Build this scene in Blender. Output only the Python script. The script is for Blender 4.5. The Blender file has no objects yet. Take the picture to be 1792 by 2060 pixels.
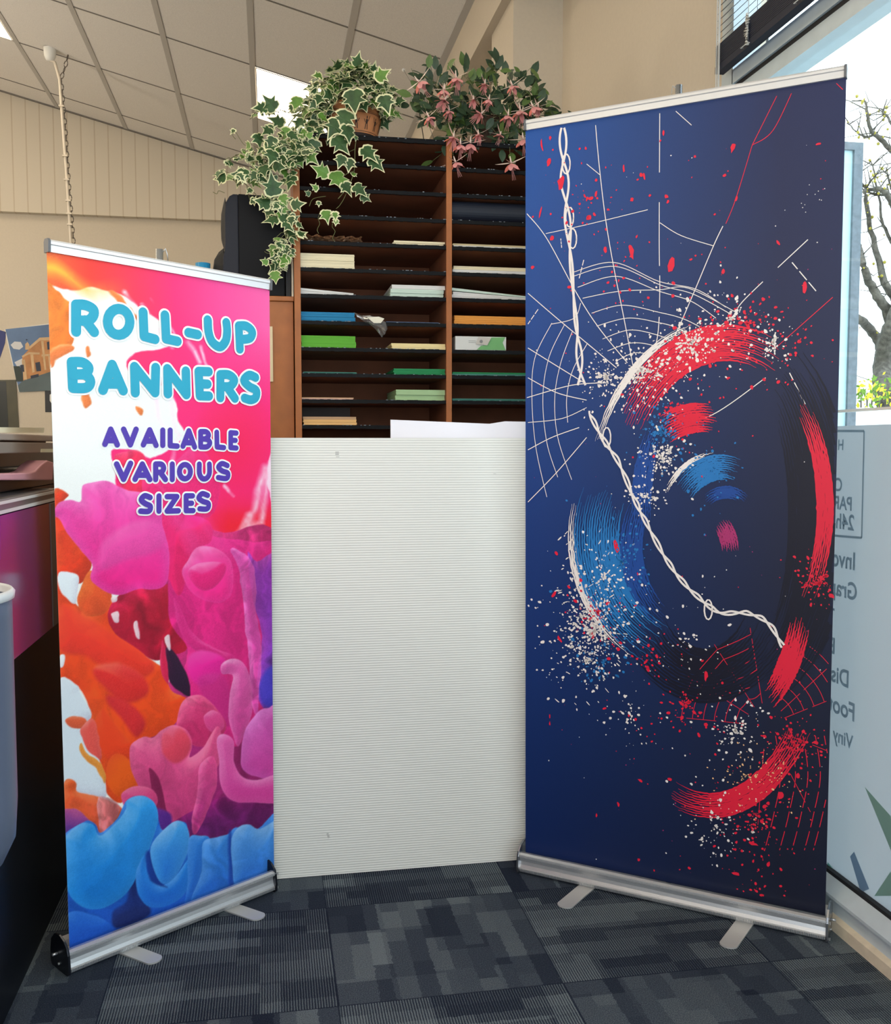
import bpy, bmesh, math, random
import numpy as np
from mathutils import Vector, Matrix, Quaternion
random.seed(7); rng = np.random.default_rng(7)
C = bpy.context.scene.collection
PI = math.pi
# ------------------------------------------------------------------ camera
W_PX, H_PX, F_PX = 1792, 2060, 1944.4
YAW, PITCH, CAM_Z = 0.1806, 0.06782, 1.2569
fw = Vector((math.sin(YAW)*math.cos(PITCH), math.cos(YAW)*math.cos(PITCH), -math.sin(PITCH)))
rt = Vector((math.cos(YAW), -math.sin(YAW), 0)); up = rt.cross(fw)
CAM = Vector((0, 0, CAM_Z))
cd = bpy.data.cameras.new('camera'); cam = bpy.data.objects.new('camera', cd); C.objects.link(cam)
M = Matrix((( rt.x, up.x, -fw.x, 0), (rt.y, up.y, -fw.y, 0), (rt.z, up.z, -fw.z, CAM_Z), (0, 0, 0, 1)))
cam.matrix_world = M
cd.sensor_fit = 'HORIZONTAL'; cd.sensor_width = 36; cd.lens = 36*F_PX/W_PX; cd.clip_start = .02; cd.clip_end = 200
bpy.context.scene.camera = cam
def ray(px, py): return fw + rt*((px-896)/F_PX) - up*((py-1030)/F_PX)
def atX(px, py, X): d = ray(px, py); return CAM + d*(X/d.x)
def atY(px, py, Y): d = ray(px, py); return CAM + d*(Y/d.y)
def atZ(px, py, Z=0): d = ray(px, py); return CAM + d*((Z-CAM_Z)/d.z)
def atP(px, py, o, n): d = ray(px, py); return CAM + d*((o-CAM).dot(n)/d.dot(n))
def project(P):
    P = np.asarray(P) - np.array(CAM); F = P@np.array(fw)
    return 896+F_PX*(P@np.array(rt))/F, 1030-F_PX*(P@np.array(up))/F
# ------------------------------------------------------------------ materials
def lin(c):
    return tuple(((v/255)/12.92 if v/255 <= .04045 else ((v/255+.055)/1.055)**2.4) for v in c)
def L4(c): return lin(c)+(1,)
MATS = {}
def mat(name, col, rough=.6, metal=0, noise=None, bump=None, spec=.5, sheen=0):
    """procedural principled: noise=(scale, amount) colour mottling, bump=(scale, strength)"""
    if name in MATS: return MATS[name]
    m = bpy.data.materials.new(name); m.use_nodes = True; N = m.node_tree.nodes; K = m.node_tree.links
    b = N['Principled BSDF']; b.inputs['Roughness'].default_value = rough; b.inputs['Metallic'].default_value = metal
    b.inputs['Specular IOR Level'].default_value = spec
    b.inputs['Base Color'].default_value = L4(col)
    tc = N.new('ShaderNodeTexCoord')
    if noise:
        n = N.new('ShaderNodeTexNoise'); n.inputs['Scale'].default_value = noise[0]; n.inputs['Detail'].default_value = 4
        K.new(tc.outputs['Object'], n.inputs['Vector'])
        r = N.new('ShaderNodeMapRange'); r.inputs['From Min'].default_value = .3; r.inputs['From Max'].default_value = .7
        r.inputs['To Min'].default_value = 1-noise[1]; r.inputs['To Max'].default_value = 1+noise[1]
        K.new(n.outputs['Fac'], r.inputs['Value'])
        v = N.new('ShaderNodeVectorMath'); v.operation = 'SCALE'; v.inputs[0].default_value = lin(col)
        K.new(r.outputs['Result'], v.inputs['Scale']); K.new(v.outputs['Vector'], b.inputs['Base Color'])
    if bump:
        n = N.new('ShaderNodeTexNoise'); n.inputs['Scale'].default_value = bump[0]; n.inputs['Detail'].default_value = 3
        K.new(tc.outputs['Object'], n.inputs['Vector'])
        bp = N.new('ShaderNodeBump'); bp.inputs['Strength'].default_value = bump[1]; bp.inputs['Distance'].default_value = .002
        K.new(n.outputs['Fac'], bp.inputs['Height']); K.new(bp.outputs['Normal'], b.inputs['Normal'])
    MATS[name] = m; return m
def vcmat(name, rough=.5, spec=.3, bump=None):
    m = bpy.data.materials.new(name); m.use_nodes = True; N = m.node_tree.nodes; K = m.node_tree.links
    b = N['Principled BSDF']; b.inputs['Roughness'].default_value = rough; b.inputs['Specular IOR Level'].default_value = spec
    a = N.new('ShaderNodeVertexColor'); a.layer_name = 'print'
    n = N.new('ShaderNodeTexNoise'); n.inputs['Scale'].default_value = 900
    tc = N.new('ShaderNodeTexCoord'); K.new(tc.outputs['Object'], n.inputs['Vector'])
    r = N.new('ShaderNodeMapRange'); r.inputs['To Min'].default_value = .86; r.inputs['To Max'].default_value = 1.14
    K.new(n.outputs['Fac'], r.inputs['Value'])
    v = N.new('ShaderNodeVectorMath'); v.operation = 'SCALE'
    K.new(a.outputs['Color'], v.inputs[0]); K.new(r.outputs['Result'], v.inputs['Scale']); K.new(v.outputs['Vector'], b.inputs['Base Color'])
    return m
def emis(name, col, s):
    m = bpy.data.materials.new(name); m.use_nodes = True; N = m.node_tree.nodes; K = m.node_tree.links
    N.remove(N['Principled BSDF']); e = N.new('ShaderNodeEmission'); e.inputs['Color'].default_value = L4(col); e.inputs['Strength'].default_value = s
    K.new(e.outputs[0], N['Material Output'].inputs[0]); return m
# ------------------------------------------------------------------ mesh helpers
def new(): return bmesh.new()
def bx(bm, a, b, mi=0, rot=None):
    x0, y0, z0 = a; x1, y1, z1 = b
    vs = [bm.verts.new(v) for v in [(x0,y0,z0),(x1,y0,z0),(x1,y1,z0),(x0,y1,z0),(x0,y0,z1),(x1,y0,z1),(x1,y1,z1),(x0,y1,z1)]]
    for f in [(3,2,1,0),(4,5,6,7),(0,1,5,4),(1,2,6,5),(2,3,7,6),(3,0,4,7)]:
        fa = bm.faces.new([vs[i] for i in f]); fa.material_index = mi
    if rot: bmesh.ops.transform(bm, matrix=rot, verts=vs)
    return vs
def prism(bm, pts, off, mi=0):
    """closed polygon of 3-D points extruded by vector off"""
    off = Vector(off); A = [bm.verts.new(p) for p in pts]; B = [bm.verts.new(Vector(p)+off) for p in pts]; n = len(pts)
    f = bm.faces.new(A[::-1]); f.material_index = mi; f = bm.faces.new(B); f.material_index = mi
    for i in range(n):
        f = bm.faces.new([A[i], A[(i+1)%n], B[(i+1)%n], B[i]]); f.material_index = mi
def tube(bm, pts, r, seg=6, mi=0, cap=True):
    pts = [Vector(p) for p in pts]; n = len(pts); rs = r if isinstance(r, (list, tuple)) else [r]*n
    rings = []; t0 = (pts[1]-pts[0]).normalized(); ref = Vector((0,0,1)) if abs(t0.z) < .9 else Vector((1,0,0))
    for i, p in enumerate(pts):
        t = (pts[min(i+1,n-1)]-pts[max(i-1,0)]).normalized()
        u = t.cross(ref); u = u.normalized() if u.length > 1e-6 else Vector((1,0,0)); v = t.cross(u)
        rings.append([bm.verts.new(p+(u*math.cos(2*PI*k/seg)+v*math.sin(2*PI*k/seg))*rs[i]) for k in range(seg)])
    for a, b in zip(rings, rings[1:]):
        for k in range(seg):
            f = bm.faces.new([a[k], a[(k+1)%seg], b[(k+1)%seg], b[k]]); f.material_index = mi; f.smooth = True
    if cap and seg > 2:
        f = bm.faces.new(rings[0][::-1]); f.material_index = mi; f = bm.faces.new(rings[-1]); f.material_index = mi
def lathe(bm, prof, c=(0,0,0), seg=40, mi=0):
    rings = []
    for r, z in prof:
        rings.append([bm.verts.new((c[0]+r*math.cos(2*PI*k/seg), c[1]+r*math.sin(2*PI*k/seg), c[2]+z)) for k in range(seg)])
    for a, b in zip(rings, rings[1:]):
        for k in range(seg):
            f = bm.faces.new([a[k], a[(k+1)%seg], b[(k+1)%seg], b[k]]); f.smooth = True; f.material_index = mi
    if prof[0][0] > 1e-4: bm.faces.new(rings[0][::-1]).material_index = mi
def obj(name, bm, mats, parent=None, bevel=0, recalc=True):
    if recalc: bmesh.ops.recalc_face_normals(bm, faces=bm.faces)
    me = bpy.data.meshes.new(name); bm.to_mesh(me); bm.free()
    for m in (mats if isinstance(mats, (list, tuple)) else [mats]): me.materials.append(m)
    o = bpy.data.objects.new(name, me); C.objects.link(o)
    if parent:
        o.parent = parent; o.matrix_parent_inverse = Matrix.Translation(-Vector(world_loc(parent)))
    if bevel:
        b = o.modifiers.new('bevel', 'BEVEL'); b.width = bevel; b.segments = 2; b.limit_method = 'ANGLE'
    return o
def world_loc(o):
    v = Vector(o.location)
    while o.parent:
        v = o.matrix_parent_inverse @ v; o = o.parent; v = v + Vector(o.location)
    return v
def thing(name, label, cat, loc=(0,0,0), group=None):
    o = bpy.data.objects.new(name, None); C.objects.link(o); o.location = loc; o.empty_display_size = .05
    o['label'] = label; o['category'] = cat
    if group: o['group'] = group
    return o
def tag(o, label, cat, group=None):
    o['label'] = label; o['category'] = cat
    if group: o['group'] = group
    return o
def struct(name, bm, m, parent=None, bevel=0, label=None):
    o = obj(name, bm, m, parent, bevel)
    if not parent:
        o['kind'] = 'structure'; o['label'] = label or name; o['category'] = name.split('_')[0]
    return o
def copy_tree(o, parent=None):
    c = o.copy(); C.objects.link(c); c.parent = parent
    for ch in list(o.children): copy_tree(ch, c)
    return c
def catmull(pts, closed=False, n=6):
    P = [np.array(p, float) for p in pts]; m = len(P); out = []
    for i in range(m if closed else m-1):
        if closed: a, b, c, d = P[i-1], P[i], P[(i+1)%m], P[(i+2)%m]
        else: a, b, c, d = P[max(i-1,0)], P[i], P[i+1], P[min(i+2,m-1)]
        for k in range(n):
            t = k/n; out.append(.5*((2*b)+(-a+c)*t+(2*a-5*b+4*c-d)*t*t+(-a+3*b-3*c+d)*t**3))
    if not closed: out.append(P[-1])
    return out
# ------------------------------------------------------------------ shared materials
M_ceil = mat('ceiling_tile', (232,228,222), .9, noise=(160,.08), bump=(220,.25))
M_grid = mat('ceiling_grid', (186,182,176), .5)
M_gridd = mat('ceiling_joint', (120,115,108), .7)
M_wall = mat('wall_paint', (208,197,179), .75, noise=(60,.02), bump=(250,.15))
M_alu = mat('aluminium_frame', (196,210,218), .4, .15, noise=(20,.04))
M_alud = mat('dark_gasket', (18,20,24), .6)
M_wood = mat('orange_wood', (168,98,44), .5, noise=(14,.12))
M_dwood_ = mat('dark_wood', (88,48,28), .7, noise=(9,.15))
M_black = mat('black_shelf_edge', (9,10,14), .5, noise=(120,.5), spec=.15)
M_white = mat('white_plastic', (235,235,230), .4)
M_chrome = mat('satin_aluminium', (206,208,210), .36, .72, noise=(300,.03))
M_cap = mat('cap_metal', (150,153,158), .25, .9)
# ------------------------------------------------------------------ room shell
XR = 1.433; XL = -5.0; YB = 10.03; YF = -3.0
def zc(x): return 3.995-.256*x
# floor
def carpet():
    m = bpy.data.materials.new('carpet_tiles'); m.use_nodes = True; N = m.node_tree.nodes; K = m.node_tree.links
    b = N['Principled BSDF']; b.inputs['Roughness'].default_value = .95; b.inputs['Specular IOR Level'].default_value = .1
    def mth(op, a, c=None, d=None):
        n = N.new('ShaderNodeMath'); n.operation = op
        for i, v in enumerate((a, c, d)):
            if v is None: continue
            if isinstance(v, (int, float)): n.inputs[i].default_value = v
            else: K.new(v, n.inputs[i])
        return n.outputs[0]
    def wn(*v):
        cmb = N.new('ShaderNodeCombineXYZ')
        for i, x in enumerate(v):
            if isinstance(x, (int, float)): cmb.inputs[i].default_value = x
            else: K.new(x, cmb.inputs[i])
        w = N.new('ShaderNodeTexWhiteNoise'); w.noise_dimensions = '3D'; K.new(cmb.outputs[0], w.inputs['Vector']); return w.outputs['Value']
    tc = N.new('ShaderNodeTexCoord'); s = N.new('ShaderNodeSeparateXYZ'); K.new(tc.outputs['Object'], s.inputs[0])
    X = mth('DIVIDE', mth('SUBTRACT', s.outputs[0], .14), .525); Y = mth('DIVIDE', mth('SUBTRACT', s.outputs[1], 2.103), .472)
    ix = mth('FLOOR', X); iy = mth('FLOOR', Y); fx = mth('SUBTRACT', X, ix); fy = mth('SUBTRACT', Y, iy)
    par = mth('FLOORED_MODULO', mth('ADD', ix, iy), 2.0)
    ip = mth('SUBTRACT', 1, par)
    u = mth('ADD', mth('MULTIPLY', fx, ip), mth('MULTIPLY', fy, par))   # across the bars
    v = mth('ADD', mth('MULTIPLY', fy, ip), mth('MULTIPLY', fx, par))   # along the bars
    n = N.new('ShaderNodeTexNoise'); n.inputs['Scale'].default_value = 60; K.new(tc.outputs['Object'], n.inputs['Vector'])
    jit = mth('MULTIPLY', mth('SUBTRACT', n.outputs['Fac'], .5), .03)
    u = mth('ADD', u, jit); 
    c1 = mth('FLOOR', mth('MULTIPLY', u, 11)); o1 = wn(c1, ix, iy)
    r1 = mth('FLOOR', mth('ADD', mth('MULTIPLY', v, 3.0), mth('MULTIPLY', mth('FLOOR', mth('MULTIPLY', o1, 3)), .33)))
    a1 = wn(mth('ADD', c1, mth('MULTIPLY', ix, 17)), r1, iy)
    c2 = mth('FLOOR', mth('MULTIPLY', u, 4)); r2 = mth('FLOOR', mth('ADD', mth('MULTIPLY', v, 2.0), mth('MULTIPLY', wn(c2, iy, ix), 1)))
    a2 = wn(mth('ADD', c2, mth('MULTIPLY', iy, 13)), r2, mth('ADD', ix, 40))
    val = mth('ADD', mth('ADD', mth('MULTIPLY', a1, .42), mth('MULTIPLY', a2, .40)), .09)
    # cut ribs run across the bars
    rib = mth('SINE', mth('MULTIPLY', mth('ADD', v, mth('MULTIPLY', jit, .12)), 2*PI*84))
    rib01 = mth('ADD', mth('MULTIPLY', rib, .5), .5)
    fine = N.new('ShaderNodeTexNoise'); fine.inputs['Scale'].default_value = 420; fine.inputs['Detail'].default_value = 2; K.new(tc.outputs['Object'], fine.inputs['Vector'])
    val2 = mth('ADD', val, mth('MULTIPLY', mth('SUBTRACT', rib01, .5), mth('MULTIPLY', mth('ADD', .14, mth('MULTIPLY', par, .50)), 1.0)))
    val3 = mth('ADD', val2, mth('MULTIPLY', mth('SUBTRACT', fine.outputs['Fac'], .5), 1.0))
    # seams
    e = mth('MINIMUM', mth('MINIMUM', fx, mth('SUBTRACT', 1, fx)), mth('MINIMUM', fy, mth('SUBTRACT', 1, fy)))
    seam = mth('LESS_THAN', e, .004)
    val4 = mth('SUBTRACT', val3, mth('MULTIPLY', seam, .35))
    cr = N.new('ShaderNodeValToRGB'); K.new(val4, cr.inputs[0])
    cr.color_ramp.elements[0].position = .12; cr.color_ramp.elements[0].color = L4((28,35,50))
    cr.color_ramp.elements[1].position = .95; cr.color_ramp.elements[1].color = L4((112,122,126))
    el = cr.color_ramp.elements.new(.5); el.color = L4((60,68,79))
    K.new(cr.outputs[0], b.inputs['Base Color'])
    bp = N.new('ShaderNodeBump'); bp.inputs['Strength'].default_value = .5; bp.inputs['Distance'].default_value = .003
    K.new(val3, bp.inputs['Height']); K.new(bp.outputs[0], b.inputs['Normal'])
    return m
bm = new(); bx(bm, (XL, YF, -.1), (XR+.02, YB+.2, 0)); struct('floor', bm, carpet(), label='dark blue-grey carpet tile floor')
# ceiling
bm = new()
prism(bm, [(XL,YF,zc(XL)), (1.14,YF,zc(1.14)), (1.14,YF,zc(1.14)+.1), (XL,YF,zc(XL)+.1)], (0, YB+.2-YF, 0), 0)
x0, a, y0, b_ = -1.948, .6217, 6.221, 1.127
i = -5
lights = []
for i in range(-5, 6):
    x = x0+a*i
    if x > 1.13: break
    w = .02
    if i == 5: continue
    prism(bm, [(x-w,YF,zc(x-w)-.006), (x+w,YF,zc(x+w)-.006), (x+w,YF,zc(x+w)+.01), (x-w,YF,zc(x-w)+.01)], (0, YB-YF, 0), 1)
prism(bm, [(1.10,YF,zc(1.10)-.008), (1.14,YF,zc(1.14)-.008), (1.14,YF,zc(1.14)+.01), (1.10,YF,zc(1.10)+.01)], (0, YB-YF, 0), 1)
for j in range(-8, 4):
    y = y0+b_*j
    if y < YF: continue
    prism(bm, [(XL,y-.008,zc(XL)-.003), (1.10,y-.008,zc(1.10)-.003), (1.10,y+.008,zc(1.10)-.003), (XL,y+.008,zc(XL)-.003)], (0,0,.01), 2)
prism(bm, [(XL,YB-.03,zc(XL)-.01), (1.14,YB-.03,zc(1.14)-.01), (1.14,YB,zc(1.14)-.01), (XL,YB,zc(XL)-.01)], (0,0,.01), 2)
struct('ceiling', bm, [M_ceil, M_grid, M_gridd], label='sloping suspended tile ceiling')
E_light = emis('troffer_glow', (255,236,206), 9)
desc = {(3,1): 'bright ceiling light panel behind the ivy', (-1,1): 'bright ceiling light panel at the left edge of the photo'}
for i, j in [(3,1), (-1,1), (-4,1), (2,-2), (-1,-2), (-4,-2), (2,-5), (-1,-5), (-4,-5), (2,-7), (-2,-7)]:
    xa, xb = x0+a*i+.022, x0+a*(i+1)-.022; ya, yb = y0+b_*j+.012, y0+b_*(j+1)-.012
    zoff = -.004
    t = thing('ceiling_light', desc.get((i,j), 'flush rectangular ceiling light panel nearer the shop front'), 'ceiling light', ((xa+xb)/2, (ya+yb)/2, zc((xa+xb)/2)), 'ceiling light panels')
    bm = new(); prism(bm, [(xa,ya,zc(xa)+zoff), (xb,ya,zc(xb)+zoff), (xb,yb,zc(xb)+zoff), (xa,yb,zc(xa)+zoff)], (0,0,.006)); obj('diffuser', bm, E_light, t)
    bm = new()
    for (p, q, r_, s_) in [(xa,xa+.008,ya,yb), (xb-.008,xb,ya,yb)]: prism(bm, [(p,r_,zc(p)-.008), (q,r_,zc(q)-.008), (q,s_,zc(q)-.008), (p,s_,zc(p)-.008)], (0,0,.008))
    
    for (r_, s_) in [(ya,ya+.008), (yb-.008,yb)]: prism(bm, [(xa,r_,zc(xa)-.008), (xb,r_,zc(xb)-.008), (xb,s_,zc(xb)-.008), (xa,s_,zc(xa)-.008)], (0,0,.008))
    obj('light_frame', bm, M_grid, t)
# back wall: raked cladding above, plain wall below
zcl = atY(100, 429, YB).z
def cladding():
    m = bpy.data.materials.new('grooved_cladding'); m.use_nodes = True; N = m.node_tree.nodes; K = m.node_tree.links
    b = N['Principled BSDF']; b.inputs['Roughness'].default_value = .6
    tc = N.new('ShaderNodeTexCoord'); s = N.new('ShaderNodeSeparateXYZ'); K.new(tc.outputs['Object'], s.inputs[0])
    f = N.new('ShaderNodeMath'); f.operation = 'FLOORED_MODULO'; f.inputs[1].default_value = .125; K.new(s.outputs[0], f.inputs[0])
    l = N.new('ShaderNodeMath'); l.operation = 'LESS_THAN'; l.inputs[1].default_value = .011; K.new(f.outputs[0], l.inputs[0])
    mx = N.new('ShaderNodeMix'); mx.data_type = 'RGBA'; K.new(l.outputs[0], mx.inputs[0]); mx.inputs[6].default_value = L4((210,200,182)); mx.inputs[7].default_value = L4((194,180,158))
    K.new(mx.outputs[2], b.inputs['Base Color'])
    bp = N.new('ShaderNodeBump'); bp.invert = True; bp.inputs['Distance'].default_value = .004; K.new(l.outputs[0], bp.inputs['Height']); K.new(bp.outputs[0], b.inputs['Normal'])
    return m
bm = new(); prism(bm, [(XL,YB,zcl), (1.9,YB,zcl), (1.9,YB,3.9), (XL,YB,zc(XL)+.05)], (0,.1,0)); struct('trim_1', bm, cladding(), label='grooved cream cladding on the upper back wall')
bm = new(); bx(bm, (XL, YB+.09, 0), (2.0, YB+.2, zcl+.2)); struct('wall_back', bm, M_wall, label='beige far wall')
bm = new(); bx(bm, (XL-.1, YF, 0), (XL, YB+.2, 5.5)); struct('wall_left', bm, M_wall, label='left wall')
# wall behind the camera with a wide shop-front opening
bm = new()
bx(bm, (XL, YF-.1, 0), (-3.6, YF, 5.5)); bx(bm, (-3.6, YF-.1, 2.9), (XR, YF, 5.5)); bx(bm, (XR-.25, YF-.1, 0), (XR, YF, 2.9)); bx(bm, (-3.6, YF-.1, 0), (XR-.25, YF, .15))
struct('wall_front', bm, M_wall, label='front wall with shop window opening')
# beam over the window side, soffit and right wall
bm = new(); bx(bm, (1.14, YF, 3.42), (1.30, YB, 3.75)); bx(bm, (1.29, YF, 3.42), (XR+.12, YB, 3.5)); struct('trim_2', bm, M_wall, label='boxed beam beside the ceiling')
YW = 2.955
bm = new(); bx(bm, (XR, YW, 0), (XR+.15, YB+.1, 3.45)); bx(bm, (XR+.04, YF, 3.40), (XR+.15, YW, 3.45)); struct('wall_right', bm, M_wall, label='beige right wall')
bm = new(); bx(bm, (1.185, 4.67, 0), (XR+.01, 5.13, 3.42)); struct('trim_3', bm, M_wall, label='square column against the right wall')
# ------------------------------------------------------------------ window wall
def glass():
    m = bpy.data.materials.new('clear_glass'); m.use_nodes = True; N = m.node_tree.nodes; K = m.node_tree.links
    N.remove(N['Principled BSDF']); t = N.new('ShaderNodeBsdfTransparent'); t.inputs[0].default_value = (.94,.975,.98,1)
    g = N.new('ShaderNodeBsdfGlossy'); g.inputs['Roughness'].default_value = .02; lw = N.new('ShaderNodeLayerWeight'); pw = N.new('ShaderNodeMath'); pw.operation = 'POWER'; pw.inputs[1].default_value = 4; K.new(lw.outputs['Facing'], pw.inputs[0]); fr = N.new('ShaderNodeMath'); fr.operation = 'MULTIPLY_ADD'; fr.inputs[1].default_value = .55; fr.inputs[2].default_value = .02; K.new(pw.outputs[0], fr.inputs[0])
    mx = N.new('ShaderNodeMixShader'); K.new(fr.outputs[0], mx.inputs[0]); K.new(t.outputs[0], mx.inputs[1]); K.new(g.outputs[0], mx.inputs[2]); K.new(mx.outputs[0], N['Material Output'].inputs[0]); return m
def film(name, col, tr=.12, tcol=None):
    m = bpy.data.materials.new(name); m.use_nodes = True; N = m.node_tree.nodes; K = m.node_tree.links
    N.remove(N['Principled BSDF']); t = N.new('ShaderNodeBsdfTransparent'); t.inputs[0].default_value = L4(tcol or col)
    l = N.new('ShaderNodeBsdfTranslucent'); l.inputs[0].default_value = L4(col); d = N.new('ShaderNodeBsdfDiffuse'); d.inputs[0].default_value = L4(col)
    m1 = N.new('ShaderNodeMixShader'); m1.inputs[0].default_value = .45; K.new(l.outputs[0], m1.inputs[1]); K.new(d.outputs[0], m1.inputs[2])
    m2 = N.new('ShaderNodeMixShader'); m2.inputs[0].default_value = tr; K.new(m1.outputs[0], m2.inputs[1]); K.new(t.outputs[0], m2.inputs[2]); K.new(m2.outputs[0], N['Material Output'].inputs[0]); return m
M_glass = glass()
XG = XR+.045
w1 = new()
# kerb and sill profile (runs along Y)
prof = [(XR,0),(XR+.012,.036),(XR+.012,.076),(XR-.004,.080),(XR-.004,.088),(XR+.030,.118),(XR+.09,.118),(XR+.09,0)]
prism(w1, [(x, YF, z) for x, z in prof], (0, YW-YF, 0))
bx(w1, (XR, YW-.075, .11), (XR+.09, YW, 3.40))                       # far jamb
bx(w1, (XR+.01, YF, 2.325), (XR+.09, YW-.07, 2.372)); bx(w1, (XR+.0, YF, 2.382), (XR+.09, YW-.07, 2.425))
bx(w1, (XR+.01, YF, 3.33), (XR+.09, YW, 3.40))
for yy in (YF+.0, -1.2, .45): bx(w1, (XR, yy, .11), (XR+.09, yy+.07, 3.40))
bmk = new(); prism(bmk, [(XR-.006,YF,0),(XR-.006,YF,.030),(XR+.011,YF,.035),(XR+.011,YF,0)], (0,YW-YF,0)); struct('baseboard_right', bmk, mat('cream_strip', (216,204,182), .6, noise=(30,.08)), label='cream strip along the foot of the window wall')
win = struct('window_1', w1, M_alu, label='tall aluminium framed shop window')
bm = new(); bx(bm, (XG, YF, .112), (XG+.006, YW-.07, 2.33)); bx(bm, (XG, YF, 2.42), (XG+.006, YW-.07, 3.34)); obj('glass_pane', bm, M_glass, win)
bm = new(); bx(bm, (XR+.028, YF, .117), (XR+.05, YW-.07, .127)); bx(bm, (XR+.008, YF, 2.370), (XR+.09, YW-.07, 2.384)); obj('gasket', bm, M_alud, win)
ZF = 1.31
M_film = film('frosted_film', (196,202,206), .10)
bm = new(); bx(bm, (XG-.003, .52, .127), (XG-.0015, YW-.08, ZF)); obj('frosted_film', bm, M_film, win)
bm = new(); bx(bm, (XG-.012, YF, 1.345), (XG-.001, YW-.08, 1.352)); obj('glazing_strip', bm, M_white, win)
# graphic shards printed on the film
def poly_on(bm, pts, o, n, off, mi=0):
    vs = [bm.verts.new(atP(x, y, o, n)+off) for x, y in pts]; f = bm.faces.new(vs); f.material_index = mi
fo = Vector((XG-.003, 0, 0)); fn = Vector((1,0,0)); foff = Vector((-.0012, 0, 0))
c4 = lambda x, y: (1600+.272*x, 1500+.272*y)
bm = new()
poly_on(bm, [c4(*q) for q in [(515,305),(706,520),(760,900)]], fo, fn, foff, 0)
poly_on(bm, [c4(*q) for q in [(240,860),(545,1240),(500,1205),(240,1000)]], fo, fn, foff, 1)
poly_on(bm, [c4(*q) for q in [(436,783),(548,1060),(485,1085),(406,820)]], fo, fn, foff, 2)
poly_on(bm, [c4(*q) for q in [(706,930),(760,1110),(585,1112)]], fo, fn, foff, 0)
obj('film_shards', bm, [film('shard_green', (142,172,158), .05), film('shard_teal', (120,180,165), .05), film('shard_blue', (128,152,176), .05)], win, recalc=False)
# mirrored lettering: written to be read from the street
M_let = film('film_lettering', (150,168,180), .05)
def text_mesh(s, size):
    cu = bpy.data.curves.new('lettering', 'FONT'); cu.body = s; cu.size = size; cu.offset = size*.022; to = bpy.data.objects.new('lettering', cu); C.objects.link(to)
    bpy.context.view_layer.update(); dg = bpy.context.evaluated_depsgraph_get(); me = bpy.data.meshes.new_from_object(to.evaluated_get(dg)); bpy.data.objects.remove(to)
    return me
bm = new()
def window_text(s, px_right, y_base, y_top, boldness=0):
    # cap height from y_top to y_base at px_right; text runs from near (+right in view) to far
    P0 = atX(px_right, y_base, XG); P1 = atX(px_right, y_top, XG); h = P1.z-P0.z
    me = text_mesh(s, h/.70); tmp = bmesh.new(); tmp.from_mesh(me)
    for v in tmp.verts:
        x, y = v.co.x, v.co.y; v.co = Vector((XG-.0045, P0.y+x*.98, P0.z+y))
    me2 = bpy.data.meshes.new('t'); tmp.to_mesh(me2); tmp.free(); bm.from_mesh(me2)
for s, pr, yb, yt in [('H', 1700, 905, 884), ('C', 1697, 988, 962), ('PAR', 1717, 1027, 1000), ('24hr', 1721, 1067, 1036), ('Invo', 1724, 1147, 1112), ('Grap', 1727, 1208, 1174), ('T', 1681, 1250, 1224), ('E', 1683, 1316, 1284), ('Disp', 1711, 1384, 1350), ('Foot', 1723, 1452, 1416), ('Viny', 1718, 1508, 1480)]:
    window_text(s, pr, yb, yt)
def line_on(bm, a, b, wid, X):
    A, B = atX(*a, X), atX(*b, X); d = (B-A).normalized(); n = Vector((1,0,0)).cross(d)*wid/2
    vs = [bm.verts.new(p) for p in (A-n, B-n, B+n, A+n)]; bm.faces.new(vs)
for a_, b__ in [((1660,867),(1738,867)), ((1738,867),(1733,1082)), ((1733,1082),(1660,1076))]: line_on(bm, a_, b__, .006, XG-.0045)
obj('window_lettering', bm, M_let, win, recalc=False)
# ------------------------------------------------------------------ venetian blind in the upper window
bl = thing('venetian_blind', 'dark venetian blind hanging in the upper window above the navy banner', 'blind', (XR-.04, 2.2, 3.3))
M_slat = mat('blind_slat', (60,68,80), .35, .3); M_rail = mat('blind_rail', (22,30,50), .5, spec=.25)
bxs = XR-.035; ya, yb = .6, 2.90
bm = new()
nst = 42
for k in range(nst):
    z = 2.520+k*.0205
    prism(bm, [(bxs-.010,ya,z-.0085),(bxs+.010,ya,z+.0085),(bxs+.0095,ya,z+.0097),(bxs-.0105,ya,z-.0073)], (0,yb-ya,0))
obj('slats', bm, M_slat, bl)
bm = new()
for k in range(11): z = 2.438+k*.0055; bx(bm, (bxs-.013, ya, z), (bxs+.013, yb, z+.0045))
bx(bm, (bxs-.014, ya, 2.415), (bxs+.014, yb, 2.436)); obj('bottom_rail', bm, M_rail, bl)
bm = new(); bx(bm, (bxs-.02, ya, 3.36), (bxs+.02, yb, 3.41)); obj('head_rail', bm, M_rail, bl)
M_cord = mat('blind_cord', (205,205,200), .7)
for yc in (2.69, 2.40, 1.8, 1.2):
    bm = new()
    for s_ in (-.014, .014): tube(bm, [(bxs+s_, yc, 2.42), (bxs+s_, yc, 3.37)], .0012, 4)
    # bunched ladder tape under the slats
    pts = []
    for q in range(40):
        pts.append((bxs-.018+.004*math.sin(q*2.3), yc+.008*math.sin(q*1.9), 2.51-.09*q/39))
    tube(bm, pts, .0028, 5)
    for s_ in (-1, 1): tube(bm, [(bxs-.018, yc, 2.425), (bxs-.03, yc+s_*.012, 2.415), (bxs-.018, yc+s_*.02, 2.42)], .0015, 4)
    obj('ladder_cord', bm, M_cord, bl)
bm = new()
for dy in (0, .008, .02): tube(bm, [(bxs-.02, 2.86+dy, 3.36), (bxs-.02, 2.86+dy, 1.9)], .0018, 5)
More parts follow.
